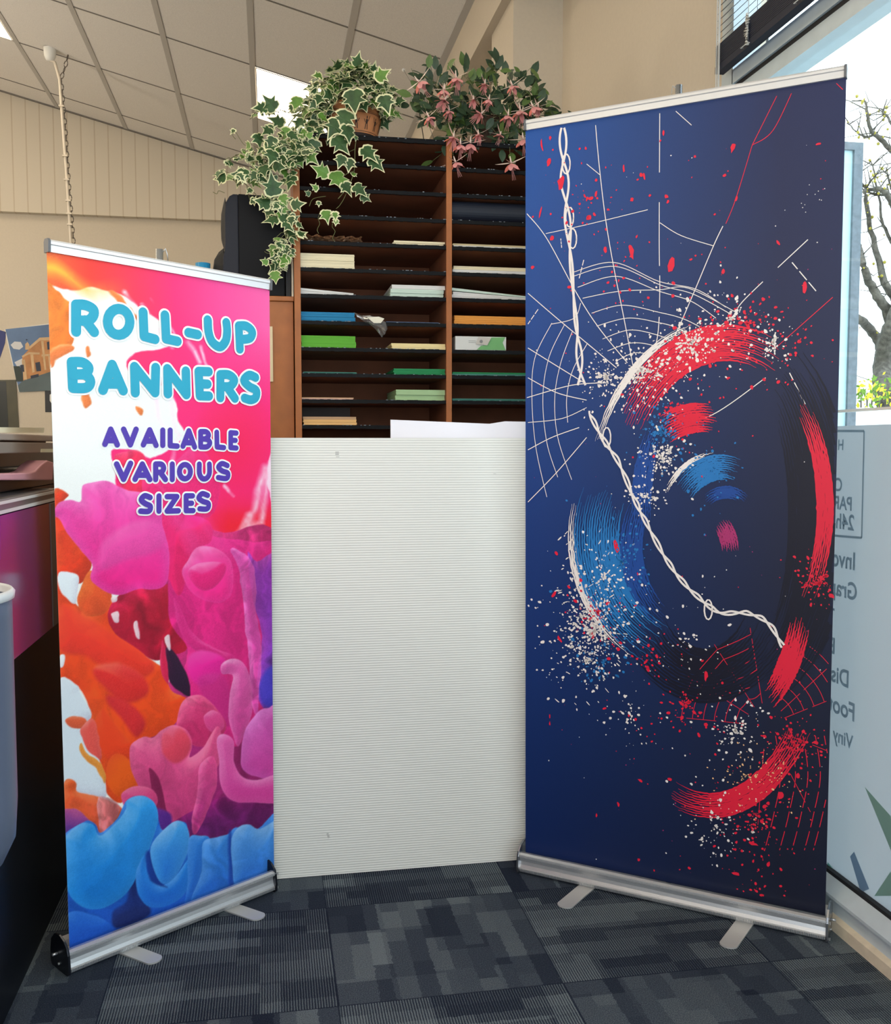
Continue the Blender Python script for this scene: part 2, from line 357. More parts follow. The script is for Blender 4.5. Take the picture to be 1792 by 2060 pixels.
obj('pull_cord', bm, M_cord, bl)
# ------------------------------------------------------------------ outside
bm = new(); bx(bm, (XR+.12, -12, -.2), (40, 40, -.02)); struct('trim_9', bm, mat('pavement', (190,190,186), .9, noise=(3,.08)), label='pale pavement outside the window')
S0, S1 = atY(1640, 287, 4.2), atY(1737, 287, 4.2)
sg = thing('sign_panel', 'tall pale blue outdoor sign panel with a dark grey frame seen through the window', 'sign', ((S0.x+S1.x)/2, 4.2, -.02))
bm = new(); fwid = .045
bx(bm, (S1.x-fwid, 4.2, -.02), (S1.x, 4.26, S1.z)); bx(bm, (S0.x-.3, 4.2, -.02), (S0.x-.3+fwid, 4.26, S1.z)); bx(bm, (S0.x-.3+fwid, 4.2, S1.z-.035), (S1.x-fwid, 4.26, S1.z)); obj('sign_frame', bm, mat('sign_frame_grey', (112,124,134), .7, noise=(40,.15)), sg)
bm = new(); bx(bm, (S0.x-.3+fwid, 4.215, -.01), (S1.x-fwid, 4.245, S1.z-.035)); obj('sign_face', bm, mat('sign_face_blue', (190,226,236), .6), sg)
q0 = atY(1500, 0, 9); q1 = atY(1628, 150, 9)
bm = new(); bx(bm, (q0.x-1.5, 9, -.02), (q1.x, 13, 9)); tag(obj('building', bm, mat('pale_render', (226,238,240), .8, noise=(1,.02))), 'pale blue-white neighbouring building glimpsed above the navy banner', 'building')
bm = new(); g0 = atY(1600, 819, 5.2); dp = atY(1533, 40, 8.8)
bx(bm, (dp.x-.07, 8.8, -.02), (dp.x+.07, 8.95, 7)); tag(obj('downpipe', bm, mat('pipe_black', (24,26,30), .5)), 'black downpipe outside behind the venetian blind', 'pipe'); bm = new()
bx(bm, (g0.x-.5, 5.2, -.02), (9, 5.3, g0.z)); tag(obj('garden_wall', bm, mat('white_wall_outside', (225,230,230), .8)), 'low white wall outside beyond the frosted window', 'wall')
# tree
tr = thing('bare_tree', 'bare lichen-covered tree outside the window at the right edge', 'tree', (atY(1795,900,8).x, 8, 0))
M_bark = mat('bark', (96,92,84), .9, noise=(25,.45), bump=(60,.6)); M_lich = mat('lichen', (170,160,70), .9)
bm = new()
def br(pts, r0, r1, Y=8, jit=.25):
    P = [atY(x, y, Y+random.uniform(-jit, jit)*(i > 0)) for i, (x, y) in enumerate(pts)]
    P = [Vector(v) for v in catmull([tuple(p) for p in P], n=5)]
    n = len(P); P = [p+Vector((random.gauss(0,.006), 0, random.gauss(0,.006))) for p in P]
    tube(bm, P, [r0+(r1-r0)*i/(n-1) for i in range(n)], 7); return P
trunk = [(1815,1230),(1800,1000),(1790,850),(1778,790),(1775,740),(1784,690),(1800,640),(1815,560),(1820,420)]
B = [br(trunk, .11, .06)]
B.append(br([(1780,735),(1768,690),(1748,660),(1726,642),(1712,640)], .05, .035))
B.append(br([(1795,660),(1775,610),(1752,575),(1735,530),(1728,500),(1712,470)], .05, .02))
B.append(br([(1805,610),(1780,570),(1765,520),(1750,450),(1740,395),(1745,380)], .04, .012))
B.append(br([(1815,480),(1790,400),(1770,380),(1745,380),(1720,360),(1703,345)], .03, .006))
B.append(br([(1820,330),(1795,305),(1765,275),(1750,260),(1742,215),(1738,205),(1714,203)], .028, .005))
B.append(br([(1765,268),(1740,275),(1720,262),(1703,245)], .012, .004))
B.append(br([(1815,300),(1790,245),(1778,225),(1776,222)], .015, .004))
B.append(br([(1812,400),(1790,392),(1760,390),(1735,386)], .016, .006))
B.append(br([(1812,520),(1780,460),(1770,420),(1758,350),(1750,320)], .018, .004))
B.append(br([(1830,700),(1800,750),(1795,800)], .03, .05))
B.append(br([(1792,380),(1780,345),(1760,355),(1750,365)], .01, .003))
for k in range(90):
    P = random.choice(B[2:]); p = random.choice(P); q = p+Vector((random.gauss(0,.14), random.gauss(0,.2), random.uniform(-.02,.22))); m_ = (p+q)/2+Vector((random.gauss(0,.03),0,random.gauss(0,.03)))
    tube(bm, [p, m_, q], [.006,.004,.002], 5)
obj('branches', bm, M_bark, tr)
bm = new()
for k in range(140):
    P = random.choice(B[1:]); p = random.choice(P)+Vector((random.gauss(0,.02), random.gauss(0,.02), random.gauss(0,.02)))
    bmesh.ops.create_icosphere(bm, subdivisions=1, radius=random.uniform(.006,.018), matrix=Matrix.Translation(p))
obj('lichen', bm, M_lich, tr)
bm = new()
for k in range(160):
    c = atY(random.uniform(1725,1830), random.gauss(795,16), 5.6+random.uniform(0,.4)); r = random.uniform(.012,.03); a1 = random.uniform(0, 6.28)
    u_ = Vector((math.cos(a1), random.uniform(-.5,.5), math.sin(a1))).normalized()*r; v_ = u_.cross(Vector((0,1,0)))*.5
    f = bm.faces.new([bm.verts.new(c+w_) for w_ in (-u_, v_, u_, -v_)]); f.material_index = random.random() < .4
for k in range(10):
    c = atY(1720+k*12, 790, 5.8); tube(bm, [(c.x, 5.8, 0), (c.x+random.gauss(0,.04), 5.8, c.z*.6), tuple(c)], .006, 5, mi=2)
tag(obj('shrub', bm, [mat('shrub_green', (110,150,50), .7), mat('shrub_yellow', (225,215,60), .7), M_bark], recalc=False), 'small yellow-green shrub at the foot of the tree outside', 'shrub')
# ------------------------------------------------------------------ roll-up banners
class Banner:
    def __init__(s, A, B, d, lean, HL, HR, zbL, zbR, tl, tr_, bl_, br_):
        s.A = Vector(A); s.B = Vector(B); s.W = (s.B-s.A).length; s.t = (s.B-s.A)/s.W; s.n = Vector((-s.t.y, s.t.x, 0))
        s.d, s.lean, s.HL, s.HR, s.zbL, s.zbR = d, lean, HL, HR, zbL, zbR; s.tl, s.tr, s.bl, s.br = tl, s.W+tr_, bl_, s.W+br_
        s.o = s.A+s.n*d; s.nn = s.t.cross(s.n*lean+Vector((0,0,1))).normalized()
        if s.nn.dot(CAM-s.A) < 0: s.nn = -s.nn
    def pt(s, sv, z, off=0): return s.A+s.t*sv+s.n*(s.d+s.lean*z)+Vector((0,0,z))+s.nn*off
    def uv(s, a, h, off=0):     # a,h in 0..1 over the fabric
        z0 = s.zbL+(s.zbR-s.zbL)*a; z1 = s.HL+(s.HR-s.HL)*a; z = z0+(z1-z0)*h
        L = s.bl+(s.tl-s.bl)*h; R = s.br+(s.tr-s.br)*h
        return s.pt(L+(R-L)*a, z, off)
    def at(s, px, py, off=0): return atP(px, py, s.o, s.nn)+s.nn*off
    def loc(s, a, b, z): return s.A+s.t*a+s.n*b+Vector((0,0,z))
BL_ = Banner((-.4826,2.3358,0), (.0080,2.6938,0), .0376, -.0268, 1.7195, 1.705, .058, .058, -.0075, -.0061, .0218, .0174)
BR_ = Banner((.7044,2.6898,0), (1.3773,2.1549,0), .0382, -.0162, 2.165, 2.1645, .062, .064, .014, -.0126, .012, -.012)
def fabric_mesh(b, nx, ny, paint, thick=.0006):
    A, Hh = np.meshgrid(np.linspace(0,1,nx+1), np.linspace(0,1,ny+1))
    z0 = b.zbL+(b.zbR-b.zbL)*A-.0095; z1 = b.HL+(b.HR-b.HL)*A-.022; z = z0+(z1-z0)*Hh
    Lx = b.bl+(b.tl-b.bl)*Hh; Rx = b.br+(b.tr-b.br)*Hh; S = Lx+(Rx-Lx)*A
    t, n = np.array(b.t), np.array(b.n); P = np.array(b.A)+S[...,None]*t+(b.d+b.lean*z)[...,None]*n; P[...,2] += z
    P = P.reshape(-1,3); N = len(P)
    px, py = project(P); col = paint(px.reshape(A.shape), py.reshape(A.shape))
    back = P-np.array(b.nn)*thick
    V = np.vstack([P, back[[0, nx, (nx+1)*ny, (nx+1)*(ny+1)-1]]])
    idx = np.arange(N).reshape(ny+1, nx+1); q = np.stack([idx[:-1,:-1], idx[:-1,1:], idx[1:,1:], idx[1:,:-1]], -1).reshape(-1,4)
    faces = q.tolist()+[[N, N+2, N+3, N+1]]
    me = bpy.data.meshes.new('banner_fabric'); me.from_pydata(V.tolist(), [], faces)
    ca = me.color_attributes.new('print', 'FLOAT_COLOR', 'POINT')
    cc = np.ones((len(V),4), np.float32); c = np.clip(col.reshape(-1,3)/255., 0, 1)
    cc[:N,:3] = np.where(c <= .04045, c/12.92, ((c+.055)/1.055)**2.4); cc[N:,:3] = .5
    ca.data.foreach_set('color', cc.ravel()); return me
# smooth value noise
class Noise:
    def __init__(s, seed): s.g = np.random.default_rng(seed).random((64,64))
    def __call__(s, x, y):
        xi = np.floor(x).astype(int); yi = np.floor(y).astype(int); fx = x-xi; fy = y-yi; fx = fx*fx*(3-2*fx); fy = fy*fy*(3-2*fy); g = s.g
        a = g[yi%64, xi%64]; b = g[yi%64, (xi+1)%64]; c = g[(yi+1)%64, xi%64]; d = g[(yi+1)%64, (xi+1)%64]
        return (a*(1-fx)+b*fx)*(1-fy)+(c*(1-fx)+d*fx)*fy
    def fbm(s, x, y, o=4):
        v = 0; a = .5
        for k in range(o): v = v+a*s(x*2**k+17*k, y*2**k+5*k); a *= .5
        return v
nz = Noise(1); nz2 = Noise(2); nz3 = Noise(3)
def sdf(x, y, poly):
    """signed distance (positive inside) in px"""
    d = np.full(x.shape, 1e9); inside = np.zeros(x.shape, bool); n = len(poly)
    for i in range(n):
        x1, y1 = poly[i]; x2, y2 = poly[(i+1)%n]; dx, dy = x2-x1, y2-y1; L = dx*dx+dy*dy+1e-9
        t = np.clip(((x-x1)*dx+(y-y1)*dy)/L, 0, 1); d = np.minimum(d, (x-x1-t*dx)**2+(y-y1-t*dy)**2)
        c = ((y1 > y) != (y2 > y)) & (x < dx*(y-y1)/(dy if abs(dy) > 1e-9 else 1e-9)+x1); inside ^= c
    d = np.sqrt(d); return np.where(inside, d, -d)
def paint_left(px, py):
    X, Y = px, py
    col = np.empty(px.shape+(3,)); col[:] = (246,247,244)
    wx = (nz.fbm(X/60, Y/60)-.47)*26; wy = (nz2.fbm(X/60+9, Y/60)-.47)*26
    fil = nz3.fbm(X/34+nz.fbm(X/90, Y/90)*5, Y/110+nz2.fbm(X/80, Y/80)*5, 5)     # swirling filaments
    def shape(pts, c_rim, c_core, w=30, c_low=None, warp=.5, soft=2.0, closed=True, fila=.0, alpha=1):
        nonlocal col
        P = np.array(catmull(pts, True, 5)); mx, my = P.min(0)-25; Mx, My = P.max(0)+25
        s_ = (X > mx) & (X < Mx) & (Y > my) & (Y < My)
        if not s_.any(): return
        x = X[s_]+wx[s_]*warp; y = Y[s_]+wy[s_]*warp
        d = sdf(x, y, P); a = np.clip(d/soft+.5, 0, 1)*alpha
        d2 = sdf(x+5, y+9, P); sh = np.clip((d2-d)/10.3, -1, 1)*np.exp(-np.clip(d, 0, None)/(w*1.1)); fl = 1+.5*(fil[s_]-.48)*3
        k = (np.clip(sh, 0, 1)*fl)[:,None]; kd = (np.clip(-sh, 0, 1)*.42)[:,None]; core = np.array(c_core, float); rim = np.array(c_rim, float)
        k = np.clip(k, 0, 1); c = core*(1-k)+rim*k; c = c*(1-kd)+core*np.array((.62,.50,.62))*kd
        e_ = (np.exp(-np.clip(d, 0, None)/2.5)*.22)[:,None]; c = c*(1-e_)+np.minimum(rim*1.04, 255)*e_; k = np.clip(d/w, 0, 1)
        if c_low is not None:
            g = np.clip((y-my-25)/(My-my-50), 0, 1)**1.3; g = g*(.35+.65*k); c = c*(1-g)[:,None]+np.array(c_low, float)*g[:,None]
        if fila: c = c*(1+fila*(fil[s_]-.48)*4)[:,None]
        col[s_] = col[s_]*(1-a)[:,None]+c*a[:,None]
    c4_ = lambda pts: [(80+.2913*x, 450+.2913*y) for x, y in pts]
    c5 = lambda pts: [(80+.4127*x, 950+.4127*y) for x, y in pts]
    c3 = lambda pts: [(.3348*x, 1450+.3348*y) for x, y in pts]
    # --- top field of orange, red and hot pink
    P = np.array(catmull([(80,440),(330,440),(580,520),(590,800),(580,1200),(300,1180),(240,1000),(232,945),(226,905),(262,902),(300,925),(345,905),(372,880),(358,850),(352,815),(330,780),(300,765),(258,742),(272,705),(318,700),(345,690),(340,660),(318,640),(285,622),(262,605),(225,590),(185,580),(150,585),(112,575),(80,560)], True, 4))
    d = sdf(X+wx*.7, Y+wy*.7, P); a = np.clip(d/3+.5, 0, 1)
    g = np.clip((X-90)/260+(540-Y)/900*-1+.05*(fil-.5)*8, 0, 1)
    u = np.clip(((X-98)*.62+(Y-500)*-.05)/190, 0, 1.6); v = np.clip((Y-500-(X-98)*.18)/90, 0, 1)
    base = np.empty_like(col)
    stops = [(0,(240,105,45)),(.25,(250,60,45)),(.55,(255,48,85)),(.8,(252,40,120)),(1.1,(250,70,150)),(1.6,(252,110,175))]
    xs = [q[0] for q in stops]
    for k in range(3): base[...,k] = np.interp(u, xs, [q[1][k] for q in stops])
    m = np.clip((Y-(610+(X-300)*.2))/160, 0, 1)[...,None]; base = base*(1-m)+np.array((251,32,118.))*m
    m = (np.clip(1-np.hypot((X-470)/90, (Y-900)/120), 0, 1)**.7)[...,None]; base = base*(1-m*.8)+np.array((250,22,80.))*m*.8
    m = (np.clip((Y-985)/50, 0, 1)*np.clip((X-400)/60, 0, 1)*np.clip(1-abs(Y-1060)/110, 0, 1))[...,None]; base = base*(1-m)+np.array((246,26,50.))*m
    col = col*(1-a)[...,None]+base*a[...,None]
    # yellow / orange wash along the left of the field
    yw = np.clip(1-abs((Y-(548+(X-98)*.30+12*np.sin(X/23)))/26), 0, 1)*np.clip(1-(X-98)/170, 0, 1)*(.6+.8*fil); yw = np.clip(yw, 0, 1)[...,None]
    col = col*(1-yw)+np.array((255,190,60.))*yw
    shape([(90,575),(112,580),(128,600),(146,612),(150,640),(146,680),(130,706),(118,700),(108,716),(90,730)], (250,150,60), (246,128,38), 20, warp=1.0, fila=.12)
    for p in [[(100,700),(135,690),(150,700),(140,712),(112,722),(100,740)], [(176,705),(184,702),(186,718),(178,724)], [(168,795),(182,792),(180,812),(168,822),(164,808)], [(270,820),(286,825),(284,838),(276,836)], [(218,588),(240,600),(262,622),(280,640),(262,636),(238,618)]]:
        shape(p, (248,170,100), (244,130,60), 6, warp=1.2, soft=3)
    # white threads dragged through the red
    for k, (x0_, y0_, x1_, y1_, w_) in enumerate([(250,590,330,690,5),(285,610,345,700,4),(300,600,352,668,3),(375,690,398,730,5),(402,700,420,755,4),(310,800,332,880,5),(340,790,352,870,6),(360,880,345,930,5),(300,950,330,985,4),(450,980,470,1000,4),(530,940,500,1060,7),(541,930,524,1040,6),(522,1050,470,1090,6),(498,1040,480,1085,7)]):
        t = np.clip(((X-x0_)*(x1_-x0_)+(Y-y0_)*(y1_-y0_))/((x1_-x0_)**2+(y1_-y0_)**2), 0, 1)
        dd = np.hypot(X+wx*.8-x0_-t*(x1_-x0_), Y+wy*.8-y0_-t*(y1_-y0_)); aa = (np.clip(1-dd/(w_*1.6), 0, 1)*(.35+1.1*fil))[...,None]; aa = np.clip(aa, 0, 1)
        col = col*(1-aa)+np.array((255,225,238.))*aa
    shape([(542,880),(552,900),(560,1000),(548,1060),(540,1000),(534,960)], (250,200,225), (255,240,248), 8, warp=1, alpha=.85)
    shape([(262,905),(282,912),(300,945),(300,985),(278,1000),(252,990),(240,960),(232,915)], (250,90,130), (240,40,80), 12, warp=.6, fila=.2, alpha=.85)
    shape([(300,935),(350,930),(400,900),(440,960),(420,1040),(330,1030),(285,985)], (250,80,150), (251,36,122), 30, warp=.6, fila=.06, alpha=.8)
    # --- ink clouds
    shape(c5([(560,300),(700,250),(900,300),(1180,380),(1180,1760),(900,1800),(640,1790),(520,1700),(440,1560),(470,1300),(640,1000),(600,700)]), (214,50,120), (190,34,100), 30, (130,34,100), fila=.2, warp=.3)
    shape(c5([(60,100),(140,108),(110,150),(110,230),(180,340),(240,400),(250,470),(200,540),(120,520),(60,490)]), (250,120,60), (250,66,28), 16, fila=.1)
    shape(c5([(60,520),(110,545),(150,600),(190,660),(250,640),(300,560),(340,600),(420,700),(500,880),(600,960),(640,1060),(720,1100),(690,1170),(640,1240),(560,1290),(470,1330),(440,1400),(480,1540),(400,1620),(330,1560),(300,1430),(220,1260),(240,1180),(190,1045),(60,1020)]), (252,120,60), (250,72,30), 26, (246,84,22), fila=.08)
    shape(c5([(250,480),(330,540),(340,640),(300,690),(220,700),(180,640),(200,560)]), (252,140,60), (250,92,40), 20, fila=.05)
    shape(c5([(95,640),(200,690),(330,760),(480,860),(560,950),(480,1010),(330,960),(220,900),(95,860)]), (252,90,50), (250,52,44), 24, alpha=.75, soft=10)
    shape(c5([(260,960),(380,930),(500,1000),(520,1090),(430,1120),(330,1060)]), (252,110,90), (232,40,48), 18, alpha=.8, soft=8)
    shape(c5([(340,1080),(450,1130),(520,1230),(470,1290),(400,1200),(330,1120)]), (222,44,60), (212,30,60), 14, alpha=.7, soft=8)
    shape(c5([(300,1150),(330,1180),(420,1290),(460,1330),(430,1400),(330,1400),(260,1250)]), (250,96,50), (250,70,30), 16, soft=6)
    shape(c5([(350,1380),(430,1400),(470,1520),(400,1590),(330,1500)]), (240,80,40), (248,96,24), 16)
    shape(c5([(380,590),(460,560),(640,560),(720,700),(720,860),(640,900),(560,920),(480,870),(370,780),(330,680)]), (215,30,80), (190,22,52), 24, (170,14,48), fila=.14)
    shape(c5([(85,485),(150,488),(190,510),(185,560),(170,640),(130,600),(90,540)]), (240,240,250), (238,246,250), 6)
    shape(c5([(92,892),(118,893),(115,942),(95,948)]), (255,255,255), (248,250,252), 3)
    shape(c5([(85,1030),(180,1035),(200,1080),(250,1180),(220,1260),(300,1420),(330,1560),(300,1590),(180,1560),(90,1500)]), (236,242,248), (228,238,246), 10, warp=.3)
    shape(c5([(130,1215),(150,1195),(215,1200),(225,1240),(160,1245)]), (245,150,110), (240,100,60), 8)
    shape(c5([(205,1240),(240,1200),(275,1230),(300,1330),(300,1400),(250,1350),(215,1290)]), (250,150,140), (245,90,80), 12, warp=.8)
    shape(c5([(195,1330),(210,1310),(240,1360),(310,1430),(330,1520),(280,1450),(250,1420),(210,1370)]), (245,190,90), (240,150,60), 8, warp=.8)
    # magenta column right of centre
    shape(c5([(590,330),(700,280),(900,330),(1040,350),(1180,420),(1180,1150),(1050,1180),(960,1330),(850,1250),(740,1120),(700,1000),(720,860),(640,740),(620,560)]), (235,50,140), (224,30,122), 30, (205,40,120), fila=.12)
    shape(c5([(590,150),(680,200),(820,240),(830,340),(740,400),(690,600),(640,560),(590,420)]), (245,50,150), (248,30,110), 24, fila=.06)
    shape(c5([(60,210),(90,150),(150,135),(200,140),(210,70),(260,50),(340,45),(430,90),(580,120),(600,260),(630,420),(610,550),(540,575),(480,570),(400,590),(330,585),(250,530),(255,450),(200,380),(140,310),(95,230)]), (250,130,200), (248,80,178), 22, (254,26,140), fila=.05, warp=.35)
    shape(c5([(300,360),(420,260),(560,240),(600,330),(540,400),(400,430),(300,470)]), (250,120,190), (248,90,180), 20, warp=.5, alpha=.6, soft=12)
    shape(c5([(1010,400),(1060,440),(1180,440),(1180,1130),(1090,1150),(1060,1000),(1080,800),(1040,600)]), (190,70,170), (150,50,165), 20, (110,60,190), fila=.3)
    shape(c5([(1085,1000),(1180,940),(1180,1130),(1085,1130)]), (70,70,200), (60,60,190), 10, alpha=.8, soft=8)
    shape(c5([(690,480),(720,430),(760,370),(850,370),(920,420),(945,520),(930,600),(870,640),(780,620),(720,570)]), (250,140,195), (246,60,150), 16, (240,30,130), warp=.4, fila=.08)
    shape(c5([(720,480),(800,440),(900,450),(890,520),(820,580),(750,560)]), (252,130,190), (238,30,120), 14, warp=.5, alpha=.85)
    shape(c5([(620,200),(690,220),(770,330),(800,420),(720,400),(670,300)]), (250,130,190), (244,70,150), 20, alpha=.5, soft=22, warp=1)
    shape(c5([(800,220),(880,340),(930,420),(860,420),(790,330)]), (250,140,200), (244,70,150), 20, alpha=.35, soft=22, warp=1)
    shape(c5([(650,620),(700,700),(760,800),(860,860),(940,900),(930,960),(860,900),(740,860),(680,760)]), (250,100,170), (225,40,130), 10, warp=.6, alpha=.8)
    shape(c5([(730,900),(800,870),(890,900),(900,950),(850,1030),(780,1040),(725,980)]), (250,70,170), (252,36,160), 22, warp=.4, soft=6)
    shape(c5([(930,380),(1010,420),(1060,520),(1060,700),(1080,900),(1070,1140),(1040,1160),(1010,950),(1000,700),(980,520)]), (240,150,210), (222,80,170), 14, warp=.8, fila=.25, alpha=.85)
    shape(c5([(610,870),(640,860),(700,950),(728,1010),(735,1090),(690,1070),(640,1030),(615,960)]), (110,20,70), (48,20,50), 10, warp=.3)
    shape(c5([(600,820),(615,880),(630,1030),(600,1000),(585,930)]), (245,90,130), (225,30,80), 5)
    for p in [[(345,680),(380,670),(395,715),(370,720)], [(335,600),(365,590),(368,615),(345,625)], [(465,735),(480,730),(488,815),(470,800)], [(615,810),(640,800),(640,870),(625,860)]]:
        shape(c5(p), (255,200,210), (255,240,240), 5, warp=.8, alpha=.9)
    shape(c5([(780,1000),(900,1000),(940,1180),(900,1240),(800,1100)]), (225,60,150), (205,40,130), 20, alpha=.7, soft=8)
    shape(c5([(890,985),(885,940),(930,912),(985,930),(1020,1000),(1035,1100),(1030,1180),(990,1280),(960,1330),(920,1200),(925,1080),(940,1000),(920,985)]), (245,160,205), (226,90,165), 14, (205,60,140), warp=.3, fila=.1)
    shape(c5([(670,1190),(700,1110),(770,1085),(830,1120),(900,1200),(900,1270),(820,1330),(740,1330),(670,1260)]), (240,110,150), (198,50,105), 18, (180,36,90), warp=.4, fila=.15)
    shape(c5([(800,1190),(840,1160),(885,1180),(900,1240),(860,1270),(815,1240)]), (248,120,175), (232,70,140), 10, warp=.3)
    shape(c5([(435,1370),(450,1320),(510,1290),(555,1295),(600,1250),(660,1230),(720,1260),(745,1330),(730,1390),(800,1340),(860,1240),(885,1270),(880,1400),(840,1500),(760,1740),(660,1720),(570,1620),(500,1560),(450,1470)]), (245,120,160), (228,80,135), 26, (180,50,110), warp=.3, fila=.1)
    shape(c5([(600,1270),(680,1240),(735,1310),(720,1380),(660,1420),(600,1370)]), (248,110,140), (240,70,90), 20, warp=.2, alpha=.85, soft=6)
    shape(c5([(530,1440),(580,1500),(620,1640),(640,1720),(590,1700),(545,1560)]), (150,30,80), (120,24,70), 10, warp=.4, alpha=.85)
    shape(c5([(980,1380),(995,1260),(1060,1170),(1120,1150),(1190,1120),(1190,1480),(1050,1480),(990,1450)]), (240,140,215), (224,96,190), 24, (205,60,150), warp=.4, fila=.06)
    shape(c5([(900,1580),(1000,1560),(1190,1540),(1190,1750),(1040,1740),(930,1760),(860,1800),(760,1780),(640,1720),(760,1640)]), (150,30,110), (120,28,96), 20, (96,30,100), warp=.4, fila=.2)
    shape(c5([(780,1430),(850,1380),(870,1500),(830,1620),(760,1760),(740,1700),(770,1560)]), (235,110,160), (212,70,130), 12, (150,40,110), warp=.4, fila=.2)
    shape(c5([(865,1300),(900,1275),(945,1310),(945,1400),(980,1480),(1060,1500),(1190,1470),(1190,1600),(1060,1610),(940,1600),(885,1530),(875,1400)]), (250,150,205), (238,96,172), 18, (215,60,150), warp=.25)
    shape(c5([(400,1590),(420,1550),(480,1530),(550,1550),(575,1610),(520,1680),(440,1680)]), (245,120,160), (222,70,130), 16, warp=.2)
    shape(c5([(560,1640),(640,1660),(640,1760),(580,1740)]), (120,50,150), (90,40,140), 10, soft=6)
    shape(c5([(100,1640),(200,1660),(300,1740),(280,1800),(90,1800)]), (235,110,150), (150,60,150), 20, (60,50,140), warp=.6)
    shape(c5([(110,1510),(140,1488),(175,1510),(185,1555),(250,1575),(330,1600),(410,1650),(380,1700),(300,1760),(240,1700),(180,1650),(110,1640)]), (250,140,90), (244,96,40), 16, (235,90,70), warp=.5, fila=.15)
    shape(c5([(290,1600),(330,1590),(400,1640),(380,1700),(310,1760),(290,1700)]), (250,200,200), (240,130,140), 8, warp=1, alpha=.8, fila=.3)
    # --- blue cloud at the bottom
    shape(c5([(60,1850),(100,1790),(160,1735),(230,1700),(275,1720),(300,1755),(380,1690),(430,1600),(510,1580),(560,1620),(575,1680),(600,1745),(660,1700),(715,1710),(730,1780),(800,1775),(850,1790),(920,1765),(960,1735),(1060,1740),(1190,1700),(1190,2500),(60,2500)]), (80,150,235), (30,110,215), 30, (22,60,165), warp=.3, fila=.06)
    shape(c3([(380,1180),(500,1150),(640,1200),(665,1260),(600,1330),(420,1400),(380,1370)]), (60,130,225), (30,100,210), 20, (22,80,190))
    shape(c3([(780,930),(830,900),(830,1040),(900,1120),(880,1180),(700,1250),(680,1150),(760,1080)]), (34,60,140), (26,44,110), 16, warp=.3, soft=6)
    shape(c3([(385,760),(400,690),(480,620),(560,625),(600,690),(690,620),(755,540),(765,480),(850,452),(930,495),(950,600),(900,760),(850,850),(800,980),(720,1070),(600,1130),(480,1110),(400,1000)]), (120,190,245), (48,160,240), 34, (16,120,215), warp=.12, fila=.03)
    shape(c3([(820,900),(880,790),(880,900),(960,990),(1060,930),(1140,830),(1150,950),(1090,1060),(980,1120),(880,1110),(825,1020)]), (100,170,240), (40,135,228), 16, (26,100,205), warp=.15)
    shape(c3([(870,820),(900,790),(960,960),(1000,1000),(900,960)]), (30,70,160), (24,60,150), 8, soft=5)
    shape(c3([(905,760),(1000,640),(1075,598),(1130,650),(1135,770),(1060,930),(980,980),(925,900)]), (140,195,245), (70,165,238), 24, (30,110,215), warp=.12)
    shape(c3([(1135,710),(1200,690),(1260,710),(1240,850),(1180,1030),(1110,1100),(1130,950)]), (100,165,238), (48,130,222), 20, (24,84,190), warp=.2)
    shape(c3([(1215,730),(1300,700),(1390,700),(1400,850),(1410,1000),(1250,1060),(1140,1110),(1210,900)]), (110,170,238), (60,140,228), 24, (26,92,200), warp=.3, fila=.08)
    shape(c3([(1375,700),(1400,690),(1410,1000),(1380,980)]), (30,70,170), (26,64,160), 6, soft=6, alpha=.8)
    shape(c3([(1395,710),(1440,640),(1500,625),(1560,650),(1700,600),(1700,900),(1600,940),(1430,1000),(1395,850)]), (140,190,242), (80,155,232), 24, (40,112,214), warp=.2, fila=.06)
    # paper-fine print grain
    g = (nz.fbm(X*.9, Y*.9, 2)-.37)*26; col = col+g[...,None]*(col.max(-1, keepdims=True) < 244)
    return np.clip(col, 0, 255)
def paint_right(px, py):
    X, Y = px, py
    u = (X-1050)/620; v = (Y-150)/1700
    tl, tr_, bl_, br_ = [np.array(c, float) for c in ((24,84,166),(34,43,84),(13,33,84),(19,24,44))]
    uu = np.clip(u*1.25-.05, 0, 1)[...,None]; vv = np.clip(v, 0, 1)[...,None]
    c = (tl*(1-uu)+tr_*uu)*(1-vv)+(bl_*(1-uu)+br_*uu)*vv
    return c
def cloth_obj(b, nx, ny, paint, parent):
    me = fabric_mesh(b, nx, ny, paint); me.materials.append(vcmat('printed_fabric', .45, .35)); o = bpy.data.objects.new('banner_fabric', me); C.objects.link(o)
    o.parent = parent; o.matrix_parent_inverse = Matrix.Translation(-Vector(parent.location)); return o
def flat(name, col, rough=.45):
    return mat(name, col, rough, spec=.35)
